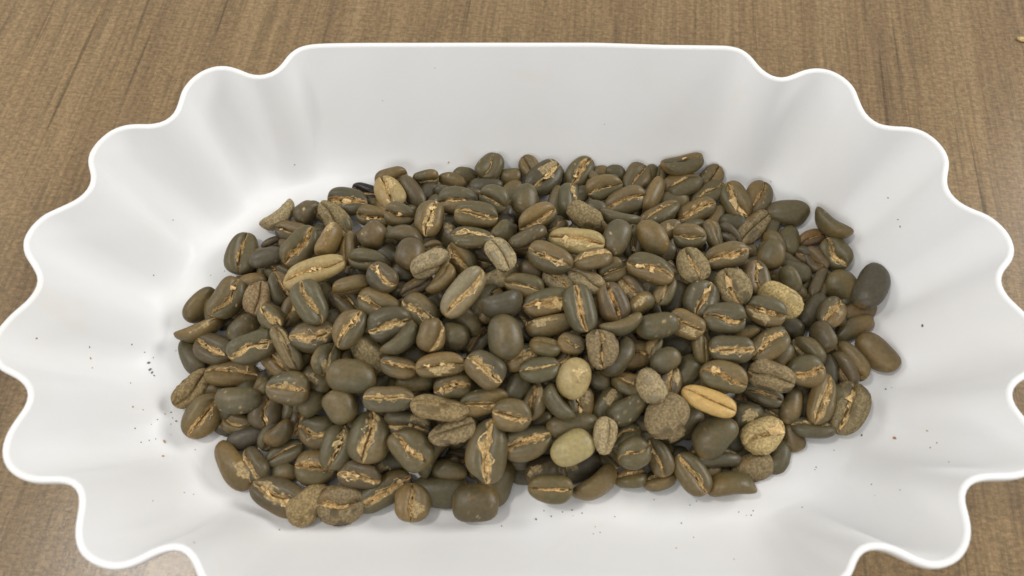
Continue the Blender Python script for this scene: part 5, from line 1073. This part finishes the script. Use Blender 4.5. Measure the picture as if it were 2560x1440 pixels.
45.01,-28.22,4.5,0.236,0.736,-0.597,-0.215,4.19,3.06,1.96,o,-,126,1221
54.59,-21.85,4.5,0.505,-0.816,0.164,-0.227,4.12,3.07,1.96,d,-,-135,1222
-58.08,-7.48,4.5,0.749,-0.065,0.022,-0.659,4.78,3.38,2.16,o,-,8,1223
35.97,14.63,4.5,0.08,-0.236,-0.416,0.875,4.89,3.12,2.0,d,-,-26,1224
-29.04,-10.04,4.5,0.23,-0.024,-0.219,0.948,4.26,3.24,2.07,b,-,-12,1225
51.95,14.45,4.5,0.593,-0.371,0.555,-0.451,4.63,3.07,1.96,o,-,-98,1226
-36.86,17.41,4.5,0.61,-0.656,0.322,-0.308,4.09,3.08,1.97,d,-,-102,1227
-13.04,8.23,4.5,0.638,-0.674,-0.254,0.272,4.51,3.38,2.16,o,-,-113,1228
-9.23,-34.32,4.5,0.423,0.791,0.371,0.239,4.36,2.99,1.91,g,-,113,1229
50.66,-4.53,4.5,0.122,-0.807,0.571,-0.087,4.86,3.36,2.15,g,-,176,1230
-19.74,37.1,4.5,0.669,-0.338,-0.44,0.494,4.18,2.84,1.82,o,-,-76,1231
29.87,21.73,4.5,0.105,-0.985,0.102,0.092,4.3,3.4,2.17,d,-,162,1232
6.69,32.48,4.5,0.96,-0.21,-0.067,0.172,4.21,2.92,1.87,o,-,-53,1233
7.57,-4.42,4.5,0.441,0.76,-0.397,-0.266,4.95,3.34,2.14,d,-,104,1234
33.88,27.7,4.5,0.44,-0.084,0.359,-0.819,4.05,3.09,1.97,b,-,-33,1235
46.02,-7.99,4.5,0.044,0.065,-0.642,-0.763,4.26,2.86,1.83,o,-,98,1236
14.79,38.47,4.5,0.489,-0.385,0.491,-0.61,4.88,2.83,1.81,d,-,-74,1237
5.63,19.97,4.5,0.867,0.478,0.118,0.077,4.1,2.96,1.9,o,-,32,1238
34.01,-24.51,4.5,0.522,-0.079,0.106,-0.843,4.81,2.91,1.87,g,-,-19,1239
-53.56,-1.76,4.5,0.17,-0.523,-0.807,0.217,4.38,3.23,2.07,g,-,-154,1240
-64.63,-2.52,4.5,0.582,-0.468,-0.414,0.52,4.02,3.25,2.08,o,-,-99,1241
-27.62,-2.99,4.5,0.29,-0.485,0.725,-0.395,4.33,3.06,1.96,d,-,-106,1242
-57.45,-18.28,4.5,0.886,0.208,-0.069,-0.409,4.78,3.35,2.14,o,-,27,1243
-26.34,-13.34,4.5,0.129,0.85,-0.511,-0.002,4.35,2.99,1.92,d,-,165,1244
63.17,0.32,4.5,0.079,0.96,0.267,0.015,5.0,3.24,2.07,b,-,162,1245
-3.1,18.12,4.5,0.176,0.214,0.765,0.581,4.01,3.23,2.07,o,-,128,1246
-33.54,-30.89,4.5,0.637,0.622,0.267,0.369,4.76,2.97,1.9,d,-,70,1247
13.52,-26.74,4.5,0.667,0.703,0.107,0.224,4.18,3.09,1.98,o,-,80,1248
33.25,18.22,4.5,0.284,-0.945,-0.152,0.059,4.22,2.92,1.87,g,-,-169,1249
-1.48,-28.43,4.5,0.032,0.026,-0.502,0.864,4.14,3.24,2.07,g,-,-47,1250
-12.1,-19.36,4.5,0.59,0.199,0.618,0.479,4.6,3.11,1.99,o,-,81,1251
-50.93,-15.42,4.5,0.743,0.455,0.235,0.431,4.09,3.35,2.14,d,-,40,1252
75.76,-17.24,4.5,0.131,0.072,0.926,-0.347,4.97,3.36,2.15,o,-,-123,1253
52.61,20.31,4.5,0.495,-0.234,0.238,-0.802,4.76,3.02,1.93,d,-,-43,1254
34.93,-9.58,4.5,0.258,-0.933,0.249,0.017,4.27,3.03,1.94,b,-,-174,1255
68.72,24.42,4.5,0.313,0.415,0.673,0.526,4.18,3.15,2.02,o,-,135,1256
-7.23,-17.09,4.5,0.067,0.01,-0.98,0.19,4.53,3.28,2.1,d,-,-141,1257
-33.57,-20.6,4.5,0.062,-0.332,0.433,-0.835,4.29,3.32,2.13,o,-,-41,1258
-2.09,-8.47,4.5,0.429,0.505,-0.504,-0.554,4.65,3.31,2.12,g,-,94,1259
49.71,17.87,4.5,0.319,0.296,0.668,0.604,4.59,2.91,1.86,g,-,122,1260
-67.82,6.85,4.5,0.559,-0.826,0.021,-0.071,4.26,3.23,2.06,o,-,-134,1261
-30.97,2.79,4.5,0.819,0.155,0.109,0.541,4.13,3.03,1.94,d,-,4,1262
64.11,-2.59,4.5,0.966,0.168,0.04,0.194,4.58,2.83,1.81,o,-,8,1263
66.09,-11.72,4.5,0.05,-0.157,-0.936,-0.31,4.84,3.16,2.02,d,-,169,1264
-13.94,2.91,4.5,0.689,0.185,-0.156,-0.683,4.43,3.01,1.93,b,-,31,1265
38.21,17.72,4.5,0.946,-0.221,0.108,-0.213,4.67,3.22,2.06,o,-,-57,1266
51.01,3.85,4.5,0.074,0.932,-0.351,-0.054,4.55,3.27,2.09,d,-,143,1267
-43.3,16.41,4.5,0.37,0.437,-0.697,-0.431,4.43,2.86,1.83,o,-,133,1268
8.18,0.6,4.5,0.923,-0.147,-0.105,0.339,4.93,2.81,1.8,g,-,-35,1269
53.23,-0.14,4.5,0.038,-0.795,0.589,0.139,4.59,3.02,1.94,g,-,153,1270
7.25,-12.66,4.5,0.877,0.465,-0.079,0.086,4.67,3.12,2.0,o,-,37,1271
31.39,9.69,4.5,0.241,0.851,0.448,0.13,4.25,3.28,2.1,d,-,142,1272
-6.45,-9.58,4.5,0.6,-0.129,-0.229,0.756,4.44,3.13,2.0,o,-,-27,1273
-7.22,14.73,4.5,0.278,0.264,0.704,0.598,4.11,2.8,1.79,d,-,116,1274
15.66,15.77,4.5,0.814,0.459,0.228,0.274,4.0,3.03,1.94,b,-,44,1275
-12.54,11.23,4.5,0.922,-0.353,-0.16,-0.003,4.59,2.88,1.84,o,-,-69,1276
-17.12,-25.4,4.5,0.752,-0.375,0.277,-0.466,4.58,3.28,2.1,d,-,-57,1277
46.98,28.52,4.5,0.123,-0.114,0.494,-0.853,4.87,3.35,2.14,o,-,-36,1278
12.25,20.14,4.5,0.137,-0.494,-0.832,0.213,4.03,3.01,1.92,g,-,-133,1279
-42.61,-28.24,4.5,0.078,0.07,0.602,0.791,4.54,2.86,1.83,g,-,86,1280
-33.75,27.36,4.5,0.532,-0.624,-0.411,0.398,4.92,3.04,1.95,o,-,-117,1281
-44.24,20.46,4.5,0.187,0.16,-0.617,-0.747,4.77,3.31,2.12,d,-,109,1282
-10.66,-9.43,4.5,0.643,-0.149,0.213,-0.72,4.63,3.06,1.96,o,-,-25,1283
-10.72,-1.58,4.5,0.358,0.84,-0.383,-0.143,4.36,3.05,1.95,d,-,122,1284
-58.91,3.69,4.5,0.029,0.054,-0.543,-0.837,4.87,3.36,2.15,b,-,91,1285
5.06,-25.19,4.5,0.348,0.321,-0.495,-0.728,4.61,3.1,1.99,o,-,79,1286
20.73,1.65,4.5,0.067,-0.089,-0.557,0.823,4.2,3.18,2.04,d,-,-45,1287
66.91,20.68,4.5,0.199,-0.585,-0.746,0.248,4.28,3.26,2.09,o,-,-117,1288
7.43,-18.22,4.5,0.158,0.368,0.389,0.83,4.65,2.99,1.91,g,-,76,1289
34.88,2.81,4.5,0.589,-0.165,-0.323,0.722,4.4,2.91,1.86,g,-,-26,1290
45.08,-19.35,4.5,0.361,-0.877,-0.292,0.126,4.55,2.96,1.89,o,-,-140,1291
-70.8,-20.19,4.5,0.402,0.665,0.569,0.268,4.3,3.14,2.01,d,-,98,1292
6.03,-28.65,4.5,0.687,0.726,0.023,0.007,4.96,3.13,2.0,o,-,80,1293
69.8,-14.09,4.5,0.023,0.958,0.283,0.036,4.38,3.27,2.09,d,-,173,1294
7.83,-35.41,4.5,0.393,0.294,0.794,0.358,4.53,3.3,2.11,b,-,129,1295
-61.29,9.83,4.5,0.625,0.395,-0.202,-0.642,4.33,2.94,1.88,o,-,66,1296
32.9,-18.28,4.5,0.318,-0.378,0.614,-0.615,4.37,3.38,2.16,d,-,-93,1297
40.22,-12.59,4.5,0.535,0.815,-0.2,-0.102,4.67,2.95,1.89,o,-,92,1298
-17.49,27.02,4.5,0.262,-0.763,-0.573,0.145,4.29,3.1,1.98,g,-,-159,1299
55.99,14.59,4.5,0.863,-0.495,-0.098,-0.026,4.85,3.25,2.08,g,-,-84,1300
-59.96,-10.63,4.5,0.627,-0.067,0.229,0.741,4.4,3.38,2.16,o,-,-1,1301
22.38,-10.19,4.5,0.231,0.949,-0.198,-0.084,4.91,2.83,1.81,d,-,131,1302
-36.48,-1.07,4.5,0.371,-0.917,0.137,-0.046,4.77,3.1,1.99,o,-,-154,1303
9.95,-32.89,4.5,0.082,0.564,-0.766,0.297,4.44,2.9,1.86,d,-,-154,1304
-34.84,34.63,4.5,0.295,0.105,0.329,0.891,4.95,3.23,2.06,b,-,61,1305
-77.94,4.71,4.5,0.727,-0.348,0.221,-0.55,4.97,3.38,2.16,o,-,-33,1306
-52.29,5.39,4.5,0.178,-0.631,-0.731,0.19,4.29,3.34,2.14,d,-,-162,1307
-13.06,14.25,4.5,0.421,0.547,-0.505,-0.518,4.2,2.91,1.86,o,-,101,1308
-28.31,26.75,4.5,0.87,0.31,-0.141,-0.356,4.62,3.16,2.02,g,-,24,1309
18.74,14.82,4.5,0.431,-0.488,-0.582,0.487,4.44,3.07,1.96,g,-,-88,1310
-6.31,30.95,4.5,0.559,0.534,-0.584,0.248,4.69,2.99,1.92,o,-,24,1311
-0.85,-1.18,4.5,0.721,0.218,-0.198,-0.627,4.15,3.07,1.97,d,-,31,1312
4.23,24.61,4.5,0.027,-0.07,0.333,-0.94,4.19,3.07,1.97,o,-,-11,1313
12.5,-19.25,4.5,0.024,-0.834,-0.36,0.418,4.05,3.03,1.94,d,-,-162,1314
64.29,12.03,4.5,0.942,-0.316,-0.001,-0.114,4.7,3.02,1.93,b,-,-64,1315
-44.07,-3.66,4.5,0.163,-0.147,0.558,-0.8,4.6,3.1,1.99,o,-,-47,1316
16.78,35.69,4.5,0.857,0.28,0.045,0.43,4.2,2.96,1.89,d,-,16,1317
3.07,9.84,4.5,0.399,0.004,-0.341,-0.851,4.8,2.87,1.84,o,-,56,1318
-27.29,3.35,4.5,0.864,-0.049,-0.136,0.483,4.43,3.08,1.97,g,-,-31,1319
-44.29,11.95,4.5,0.333,-0.013,0.189,-0.924,4.27,2.9,1.86,g,-,6,1320
19.56,-29.03,4.5,0.083,0.315,0.879,0.348,4.71,3.17,2.03,o,-,153,1321
-48.14,3.37,4.5,0.255,-0.051,0.114,-0.959,5.0,3.01,1.93,d,-,12,1322
-4.46,12.18,4.5,0.139,0.803,0.562,0.139,4.87,3.4,2.18,o,-,148,1323
-37.45,-31.73,4.5,0.551,0.834,0.021,0.027,4.3,3.35,2.15,d,-,100,1324
-45.01,8.26,4.5,0.572,0.7,0.358,0.233,4.01,3.32,2.13,b,-,78,1325
14.73,-22.23,4.5,0.315,0.93,-0.168,0.088,4.95,3.34,2.14,o,-,128,1326
-28.25,-17.72,4.5,0.733,-0.593,-0.235,0.238,4.4,3.17,2.03,d,-,-97,1327
-16.32,36.63,4.5,0.687,0.038,-0.162,-0.707,4.32,3.22,2.06,o,-,24,1328
46.28,25.21,4.5,0.356,-0.862,0.337,-0.126,4.54,2.91,1.86,g,-,-166,1329
15.72,-19.13,4.5,0.602,0.696,0.381,0.086,4.9,2.95,1.89,g,-,96,1330
37.82,-35.44,4.5,0.503,-0.841,0.175,-0.092,4.51,2.82,1.8,o,-,-134,1331
37.15,-0.83,4.5,0.218,-0.786,0.57,-0.099,4.22,3.4,2.18,d,-,-171,1332
4.09,-16.38,4.5,0.135,-0.177,0.673,-0.706,4.2,2.81,1.8,o,-,-73,1333
-8.85,4.21,4.5,0.932,-0.355,0.027,0.066,4.07,3.38,2.17,d,-,-65,1334
-61.26,22.03,4.5,0.577,0.245,0.324,0.708,4.52,3.02,1.93,b,-,36,1335
67.47,-7.26,4.5,0.694,-0.477,0.284,-0.458,4.87,3.29,2.1,o,-,-94,1336
63.15,17.76,4.5,0.102,0.071,0.57,-0.812,4.41,3.32,2.12,d,-,-46,1337
-8.41,37.66,4.5,0.801,-0.304,-0.261,0.444,4.31,3.29,2.11,o,-,-63,1338
-53.47,14.68,4.5,0.912,-0.359,-0.014,0.198,4.69,2.86,1.83,g,-,-71,1339
36.57,31.43,4.5,0.014,-0.716,0.698,0.021,4.05,3.04,1.95,g,-,167,1340
-0.3,-11.29,4.5,0.446,0.667,0.46,0.381,4.7,3.06,1.96,o,-,103,1341
40.59,22.77,4.5,0.579,0.37,0.485,0.54,4.09,3.0,1.92,d,-,91,1342
23.87,8.46,4.5,0.098,0.11,0.494,0.857,4.86,3.0,1.92,o,-,86,1343
-23.62,0.28,4.5,0.212,-0.739,-0.614,0.178,4.58,2.86,1.83,d,-,-159,1344
14.09,0.22,4.5,0.175,-0.133,-0.636,0.74,4.59,2.96,1.89,b,-,-59,1345
-53.09,-19.73,4.5,0.081,-0.572,-0.787,0.217,4.26,3.12,2.0,o,-,-164,1346
25.15,41.78,4.5,0.358,-0.319,0.536,-0.695,4.68,3.37,2.15,d,-,-64,1347
-43.82,2.94,4.5,0.602,0.798,-0.021,0.028,4.16,3.02,1.94,o,-,83,1348
21.48,42.73,4.5,0.786,0.387,-0.206,-0.437,4.58,3.13,2.01,g,-,28,1349
-50.59,23.29,4.5,0.22,0.889,0.376,0.141,4.09,3.31,2.12,g,-,121,1350
-63.27,0.94,4.5,0.57,-0.383,-0.374,0.623,4.95,3.36,2.15,o,-,-83,1351
10.86,25.47,4.5,0.094,0.279,-0.899,-0.325,4.52,3.26,2.09,d,-,163,1352
16.0,10.3,4.5,0.786,-0.178,-0.24,0.541,4.96,3.31,2.12,o,-,-36,1353
-22.52,-20.09,4.5,0.052,-0.113,-0.969,-0.213,4.22,3.18,2.04,d,-,171,1354
-21.28,29.19,4.5,0.417,0.198,0.272,0.844,4.71,3.29,2.11,b,-,52,1355
38.96,-20.22,4.5,0.568,0.507,-0.441,-0.475,4.4,3.36,2.15,o,-,69,1356
-63.0,18.33,4.5,0.363,-0.17,0.32,-0.858,4.63,2.9,1.86,d,-,-12,1357
-17.3,-14.05,4.5,0.804,0.208,0.025,0.556,4.54,2.88,1.84,o,-,10,1358
25.82,0.09,4.5,0.298,0.48,-0.73,-0.385,4.7,3.24,2.07,g,-,122,1359
16.2,5.84,4.5,0.078,0.292,0.815,0.495,4.75,3.23,2.07,g,-,143,1360
71.58,11.67,4.5,0.15,-0.255,-0.854,0.427,4.95,3.19,2.04,o,-,-95,1361
36.89,8.9,4.5,0.421,0.101,0.235,0.87,4.72,3.34,2.14,d,-,54,1362
33.09,38.37,4.5,0.809,0.525,-0.183,-0.192,4.13,3.19,2.04,o,-,35,1363
29.84,13.21,4.5,0.582,-0.793,0.102,-0.149,4.04,2.89,1.85,d,-,-133,1364
-16.99,-3.29,4.5,0.725,0.573,0.378,-0.055,4.12,2.85,1.83,b,-,58,1365
24.91,28.06,4.5,0.807,-0.58,0.05,-0.102,4.55,3.09,1.98,o,-,-101,1366
31.33,35.65,4.5,0.462,0.608,0.576,0.292,4.26,3.2,2.05,d,-,119,1367
-0.15,23.9,4.5,0.868,0.468,-0.074,-0.151,4.51,3.37,2.16,o,-,30,1368
-30.32,-25.27,4.5,0.069,-0.989,-0.067,-0.109,4.03,3.09,1.98,g,-,171,1369
-12.35,-4.12,4.5,0.209,0.892,-0.348,-0.198,4.99,3.01,1.92,g,-,137,1370
-19.11,-22.09,4.5,0.416,0.525,-0.533,-0.517,4.65,2.89,1.85,o,-,104,1371
-30.3,-20.47,4.5,0.53,-0.064,-0.603,0.593,4.51,3.12,2.0,d,-,-70,1372
-55.12,10.7,4.5,0.989,-0.142,0.032,-0.03,4.72,3.01,1.92,o,-,-40,1373
24.66,-5.77,4.5,0.874,-0.403,0.144,-0.23,4.23,3.11,1.99,d,-,-72,1374
-24.21,-15.87,4.5,0.307,-0.227,0.527,-0.759,4.28,3.21,2.05,b,-,-53,1375
-20.95,-4.27,7.29,0.088,0.579,0.811,0.015,4.18,2.98,1.91,o,-,174,1376
-8.05,5.81,7.96,0.451,-0.543,-0.403,0.582,4.07,3.0,1.92,d,-,-87,1377
-13.94,-0.94,8.13,0.213,-0.607,0.736,-0.212,4.15,3.14,2.01,o,-,-137,1378
-23.62,7.29,7.23,0.11,-0.993,-0.033,-0.004,4.18,3.19,2.04,g,-,168,1379
-34.86,-13.28,4.7,0.594,-0.504,0.414,-0.471,4.3,2.81,1.8,g,-,-75,1380
50.05,9.96,4.67,0.549,-0.115,-0.449,0.695,4.16,2.87,1.84,o,-,-30,1381
-16.95,-9.75,6.21,0.307,0.806,-0.488,-0.132,4.52,2.9,1.85,d,-,135,1382
-1.64,-3.79,8.57,0.356,-0.402,0.081,0.84,4.22,3.16,2.02,o,-,15,1383
7.44,3.73,7.73,0.149,0.346,0.836,0.399,4.73,2.98,1.91,d,-,148,1384
0.54,1.42,6.72,0.158,0.024,0.005,0.987,4.29,3.03,1.94,b,-,23,1385
21.08,-22.02,4.74,0.49,-0.766,0.403,-0.108,4.85,3.18,2.04,o,-,-136,1386
13.27,6.08,8.26,0.456,0.285,0.064,-0.841,4.65,2.93,1.88,d,-,18,1387
-1.85,11.39,7.66,0.022,0.314,0.949,0.017,4.76,2.88,1.84,o,-,-162,1388
1.48,-8.32,8.29,0.945,-0.325,0.04,0.009,4.82,3.24,2.07,g,-,-58,1389
18.87,10.53,7.39,0.037,0.986,0.16,-0.03,4.44,3.32,2.13,g,-,154,1390
-10.59,-12.14,7.58,0.117,0.205,0.772,0.59,4.04,2.85,1.82,o,-,122,1391
2.35,14.42,6.78,0.218,0.001,-0.019,0.976,4.77,2.95,1.89,d,-,22,1392
10.23,11.39,7.15,0.142,-0.089,-0.986,-0.01,4.93,2.97,1.9,o,-,-153,1393
11.57,-4.7,8.18,0.395,0.759,-0.487,-0.175,4.81,3.24,2.07,d,-,115,1394"""

for line in BEANS.split('\n'):
    loc, q, d, code, fl, up, seed, label = parse(line)
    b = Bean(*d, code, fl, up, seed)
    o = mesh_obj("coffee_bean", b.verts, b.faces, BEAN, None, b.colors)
    o.location = loc; o.rotation_mode = 'QUATERNION'; o.rotation_quaternion = q
    o["label"] = label; o["category"] = "coffee bean"; o["group"] = "green coffee beans heaped in the tray"
    s = b.skin_mesh()
    if s: mesh_obj("silverskin", s[0], s[1], BEAN, o, s[2])
    s = b.patch_mesh()
    if s: mesh_obj("skin_patch", s[0], s[1], BEAN, o, s[2])

V, F, K = [], [], []
k0 = 0
for line in BURIED.split('\n'):
    loc, q, d, code, fl, up, seed, _ = parse(line)
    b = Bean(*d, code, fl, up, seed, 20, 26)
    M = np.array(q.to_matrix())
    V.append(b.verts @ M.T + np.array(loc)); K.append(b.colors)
    F += [tuple(i + k0 for i in f) for f in b.faces]
    k0 += len(b.verts)
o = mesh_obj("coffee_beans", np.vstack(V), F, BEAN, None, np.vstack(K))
o["kind"] = "stuff"; o["label"] = "green coffee beans lying deep in the gaps of the heap"; o["category"] = "coffee beans"

# ------------------------------------------------------------------ dust and chaff on the white plastic
def specks():
    import mathutils
    dg = bpy.context.evaluated_depsgraph_get()
    body = [o for o in bpy.data.objects if o.name == "body"][0]
    tree = mathutils.bvhtree.BVHTree.FromObject(body, dg)
    rs = np.random.RandomState(5)
    tones = dict(d=lin(104, 96, 84), t=lin(176, 150, 104), g=lin(120, 118, 112), r=lin(165, 125, 95))
    V, F, K = [], [], []
    for p in """-107.85,-11.24,0.521,d -101.84,-9.37,0.540,d -101.65,-11.78,0.751,t -100.94,-13.95,0.428,t -93.13,-9.05,0.894,g -92.59,-10.76,1.115,g -92.01,-11.48,0.891,g -91.41,-12.20,0.556,g -94.13,-6.64,0.448,d -92.48,-7.50,0.449,d -96.07,-5.80,0.446,d -94.61,-15.59,0.438,d -91.73,-22.11,0.651,t -90.36,-22.18,0.435,t -86.93,-21.95,0.437,d -85.69,-21.45,0.437,d -84.00,-23.66,0.760,d -85.03,-22.86,0.436,d -85.16,-24.40,0.326,d -88.01,-23.64,0.435,d -88.82,-25.07,0.325,d -90.99,-26.87,0.427,d -84.54,-27.05,0.324,d -89.31,-30.01,0.424,d -88.22,-29.18,0.427,d -87.24,-28.55,0.429,d -85.42,-29.00,1.182,t -84.09,-32.99,0.744,t -78.16,-30.65,0.426,t -77.14,-41.56,0.415,d -75.63,-41.67,0.311,d -80.09,-44.77,0.304,d -87.51,-5.33,0.448,d -94.69,13.54,0.460,d -82.20,16.12,0.345,d -91.57,28.67,0.349,d -62.26,47.82,0.475,d -78.76,17.32,0.344,d 5.77,-44.98,0.389,d 10.06,-45.25,0.390,d 12.31,-44.80,0.488,d 14.62,-45.52,0.391,d 7.42,-46.25,0.487,d 3.87,-46.89,0.583,d -4.10,-48.48,0.484,d 12.55,-46.07,0.292,d 22.22,-46.34,0.392,d 17.47,-48.67,0.389,t 16.81,-50.42,0.385,d 18.40,-50.12,0.386,d 31.65,-42.43,0.396,d 39.97,-43.71,0.399,d 41.56,-42.80,0.300,d 51.20,-45.25,0.405,d 52.88,-45.98,0.304,d 54.00,-45.98,0.406,d 54.60,-44.98,0.407,d 37.46,-47.82,0.396,d 39.35,-51.30,0.391,d 34.41,-54.04,0.573,t 65.66,-44.41,0.414,d 70.96,-34.87,0.422,d 70.58,-35.44,0.316,d 75.98,-30.84,0.320,d 83.31,-27.16,0.652,d 89.36,-28.77,1.074,r 94.03,-28.59,0.740,t 94.56,-31.83,0.416,d 93.33,-32.73,0.520,t 93.26,-37.27,0.407,d 90.80,-16.03,0.556,d 91.89,-15.91,0.333,d 98.00,-3.09,0.785,d 95.29,21.40,0.579,d 95.17,23.36,0.579,g 95.03,30.82,0.577,g 70.89,44.33,0.478,d 81.95,-43.03,0.410,t 79.71,-40.39,0.418,d 79.57,-42.95,0.309,t 23.88,56.83,0.343,d -19.64,50.46,0.693,t -36.72,60.23,0.342,d -22.03,64.50,0.335,d 45.67,-56.72,0.379,t -54.86,-49.48,0.401,d -63.63,-55.18,0.387,d""".split():
        x, y, s, c = p.split(','); x, y, s = float(x)/1000, float(y)/1000, float(s)/1000
        hit = tree.ray_cast(Vector((x, y, 0.2)), Vector((0, 0, -1)))
        if hit[0] is None: continue
        z, nrm = hit[0].z, hit[1]
        if nrm.z < 0: nrm = -nrm
        k0 = len(V)
        an = rs.uniform(0, 3.14); el = rs.uniform(0.4, 0.9)
        ring = 6
        t1 = nrm.orthogonal().normalized(); t2 = nrm.cross(t1)
        ce = Vector((x, y, z))
        for h_, sc in ((-0.05, 1.0), (0.25, 0.8)):
            for k in range(ring):
                a = 6.283*k/ring
                r_ = s*0.55*rs.uniform(0.6, 1.1)*sc
                u, v = r_*math.cos(a), r_*math.sin(a)*el
                u, v = u*math.cos(an)-v*math.sin(an), u*math.sin(an)+v*math.cos(an)
                V.append(tuple(ce + t1*u + t2*v + nrm*(h_*s)))
        F.append(tuple(k0 + ring + k for k in range(ring)))
        for k in range(ring):
            j = (k+1) % ring
            F.append((k0+k, k0+j, k0+ring+j, k0+ring+k))
        K += [(*tones[c], 1)]*(2*ring)
    o = mesh_obj("chaff_dust", np.array(V), F, SPECK, None, np.array(K), smooth=False)
    o["kind"] = "stuff"; o["label"] = "tiny dark and tan specks of chaff scattered on the white tray"; o["category"] = "chaff"
specks()

def crumb():
    """A pale flake of chaff left on the tabletop."""
    rs = np.random.RandomState(3)
    n = 9
    V = [(0, 0, 0.0007)]
    for k in range(n):
        a = 6.283*k/n; r = 0.0016*rs.uniform(0.6, 1.1)
        V.append((r*math.cos(a)*1.5, r*math.sin(a)*0.7, 0.0002 + 0.0004*rs.rand()))
    for k in range(n):
        V.append((V[k+1][0]*0.8, V[k+1][1]*0.8, 0.0))
    F = [(0, 1+k, 1+(k+1) % n) for k in range(n)] + [(1+k, 1+n+k, 1+n+(k+1) % n, 1+(k+1) % n) for k in range(n)]
    K = np.tile(np.append(lin(214, 190, 140), 0.9), (len(V), 1))
    o = mesh_obj("chaff_flake", np.array(V), F, BEAN, None, K)
    o.location = (0.1592, 0.0998, 0.0002); o.rotation_euler = (0, 0, math.radians(-35))
    o["label"] = "small pale chaff flake on the wooden table, upper right corner"; o["category"] = "chaff flake"
crumb()
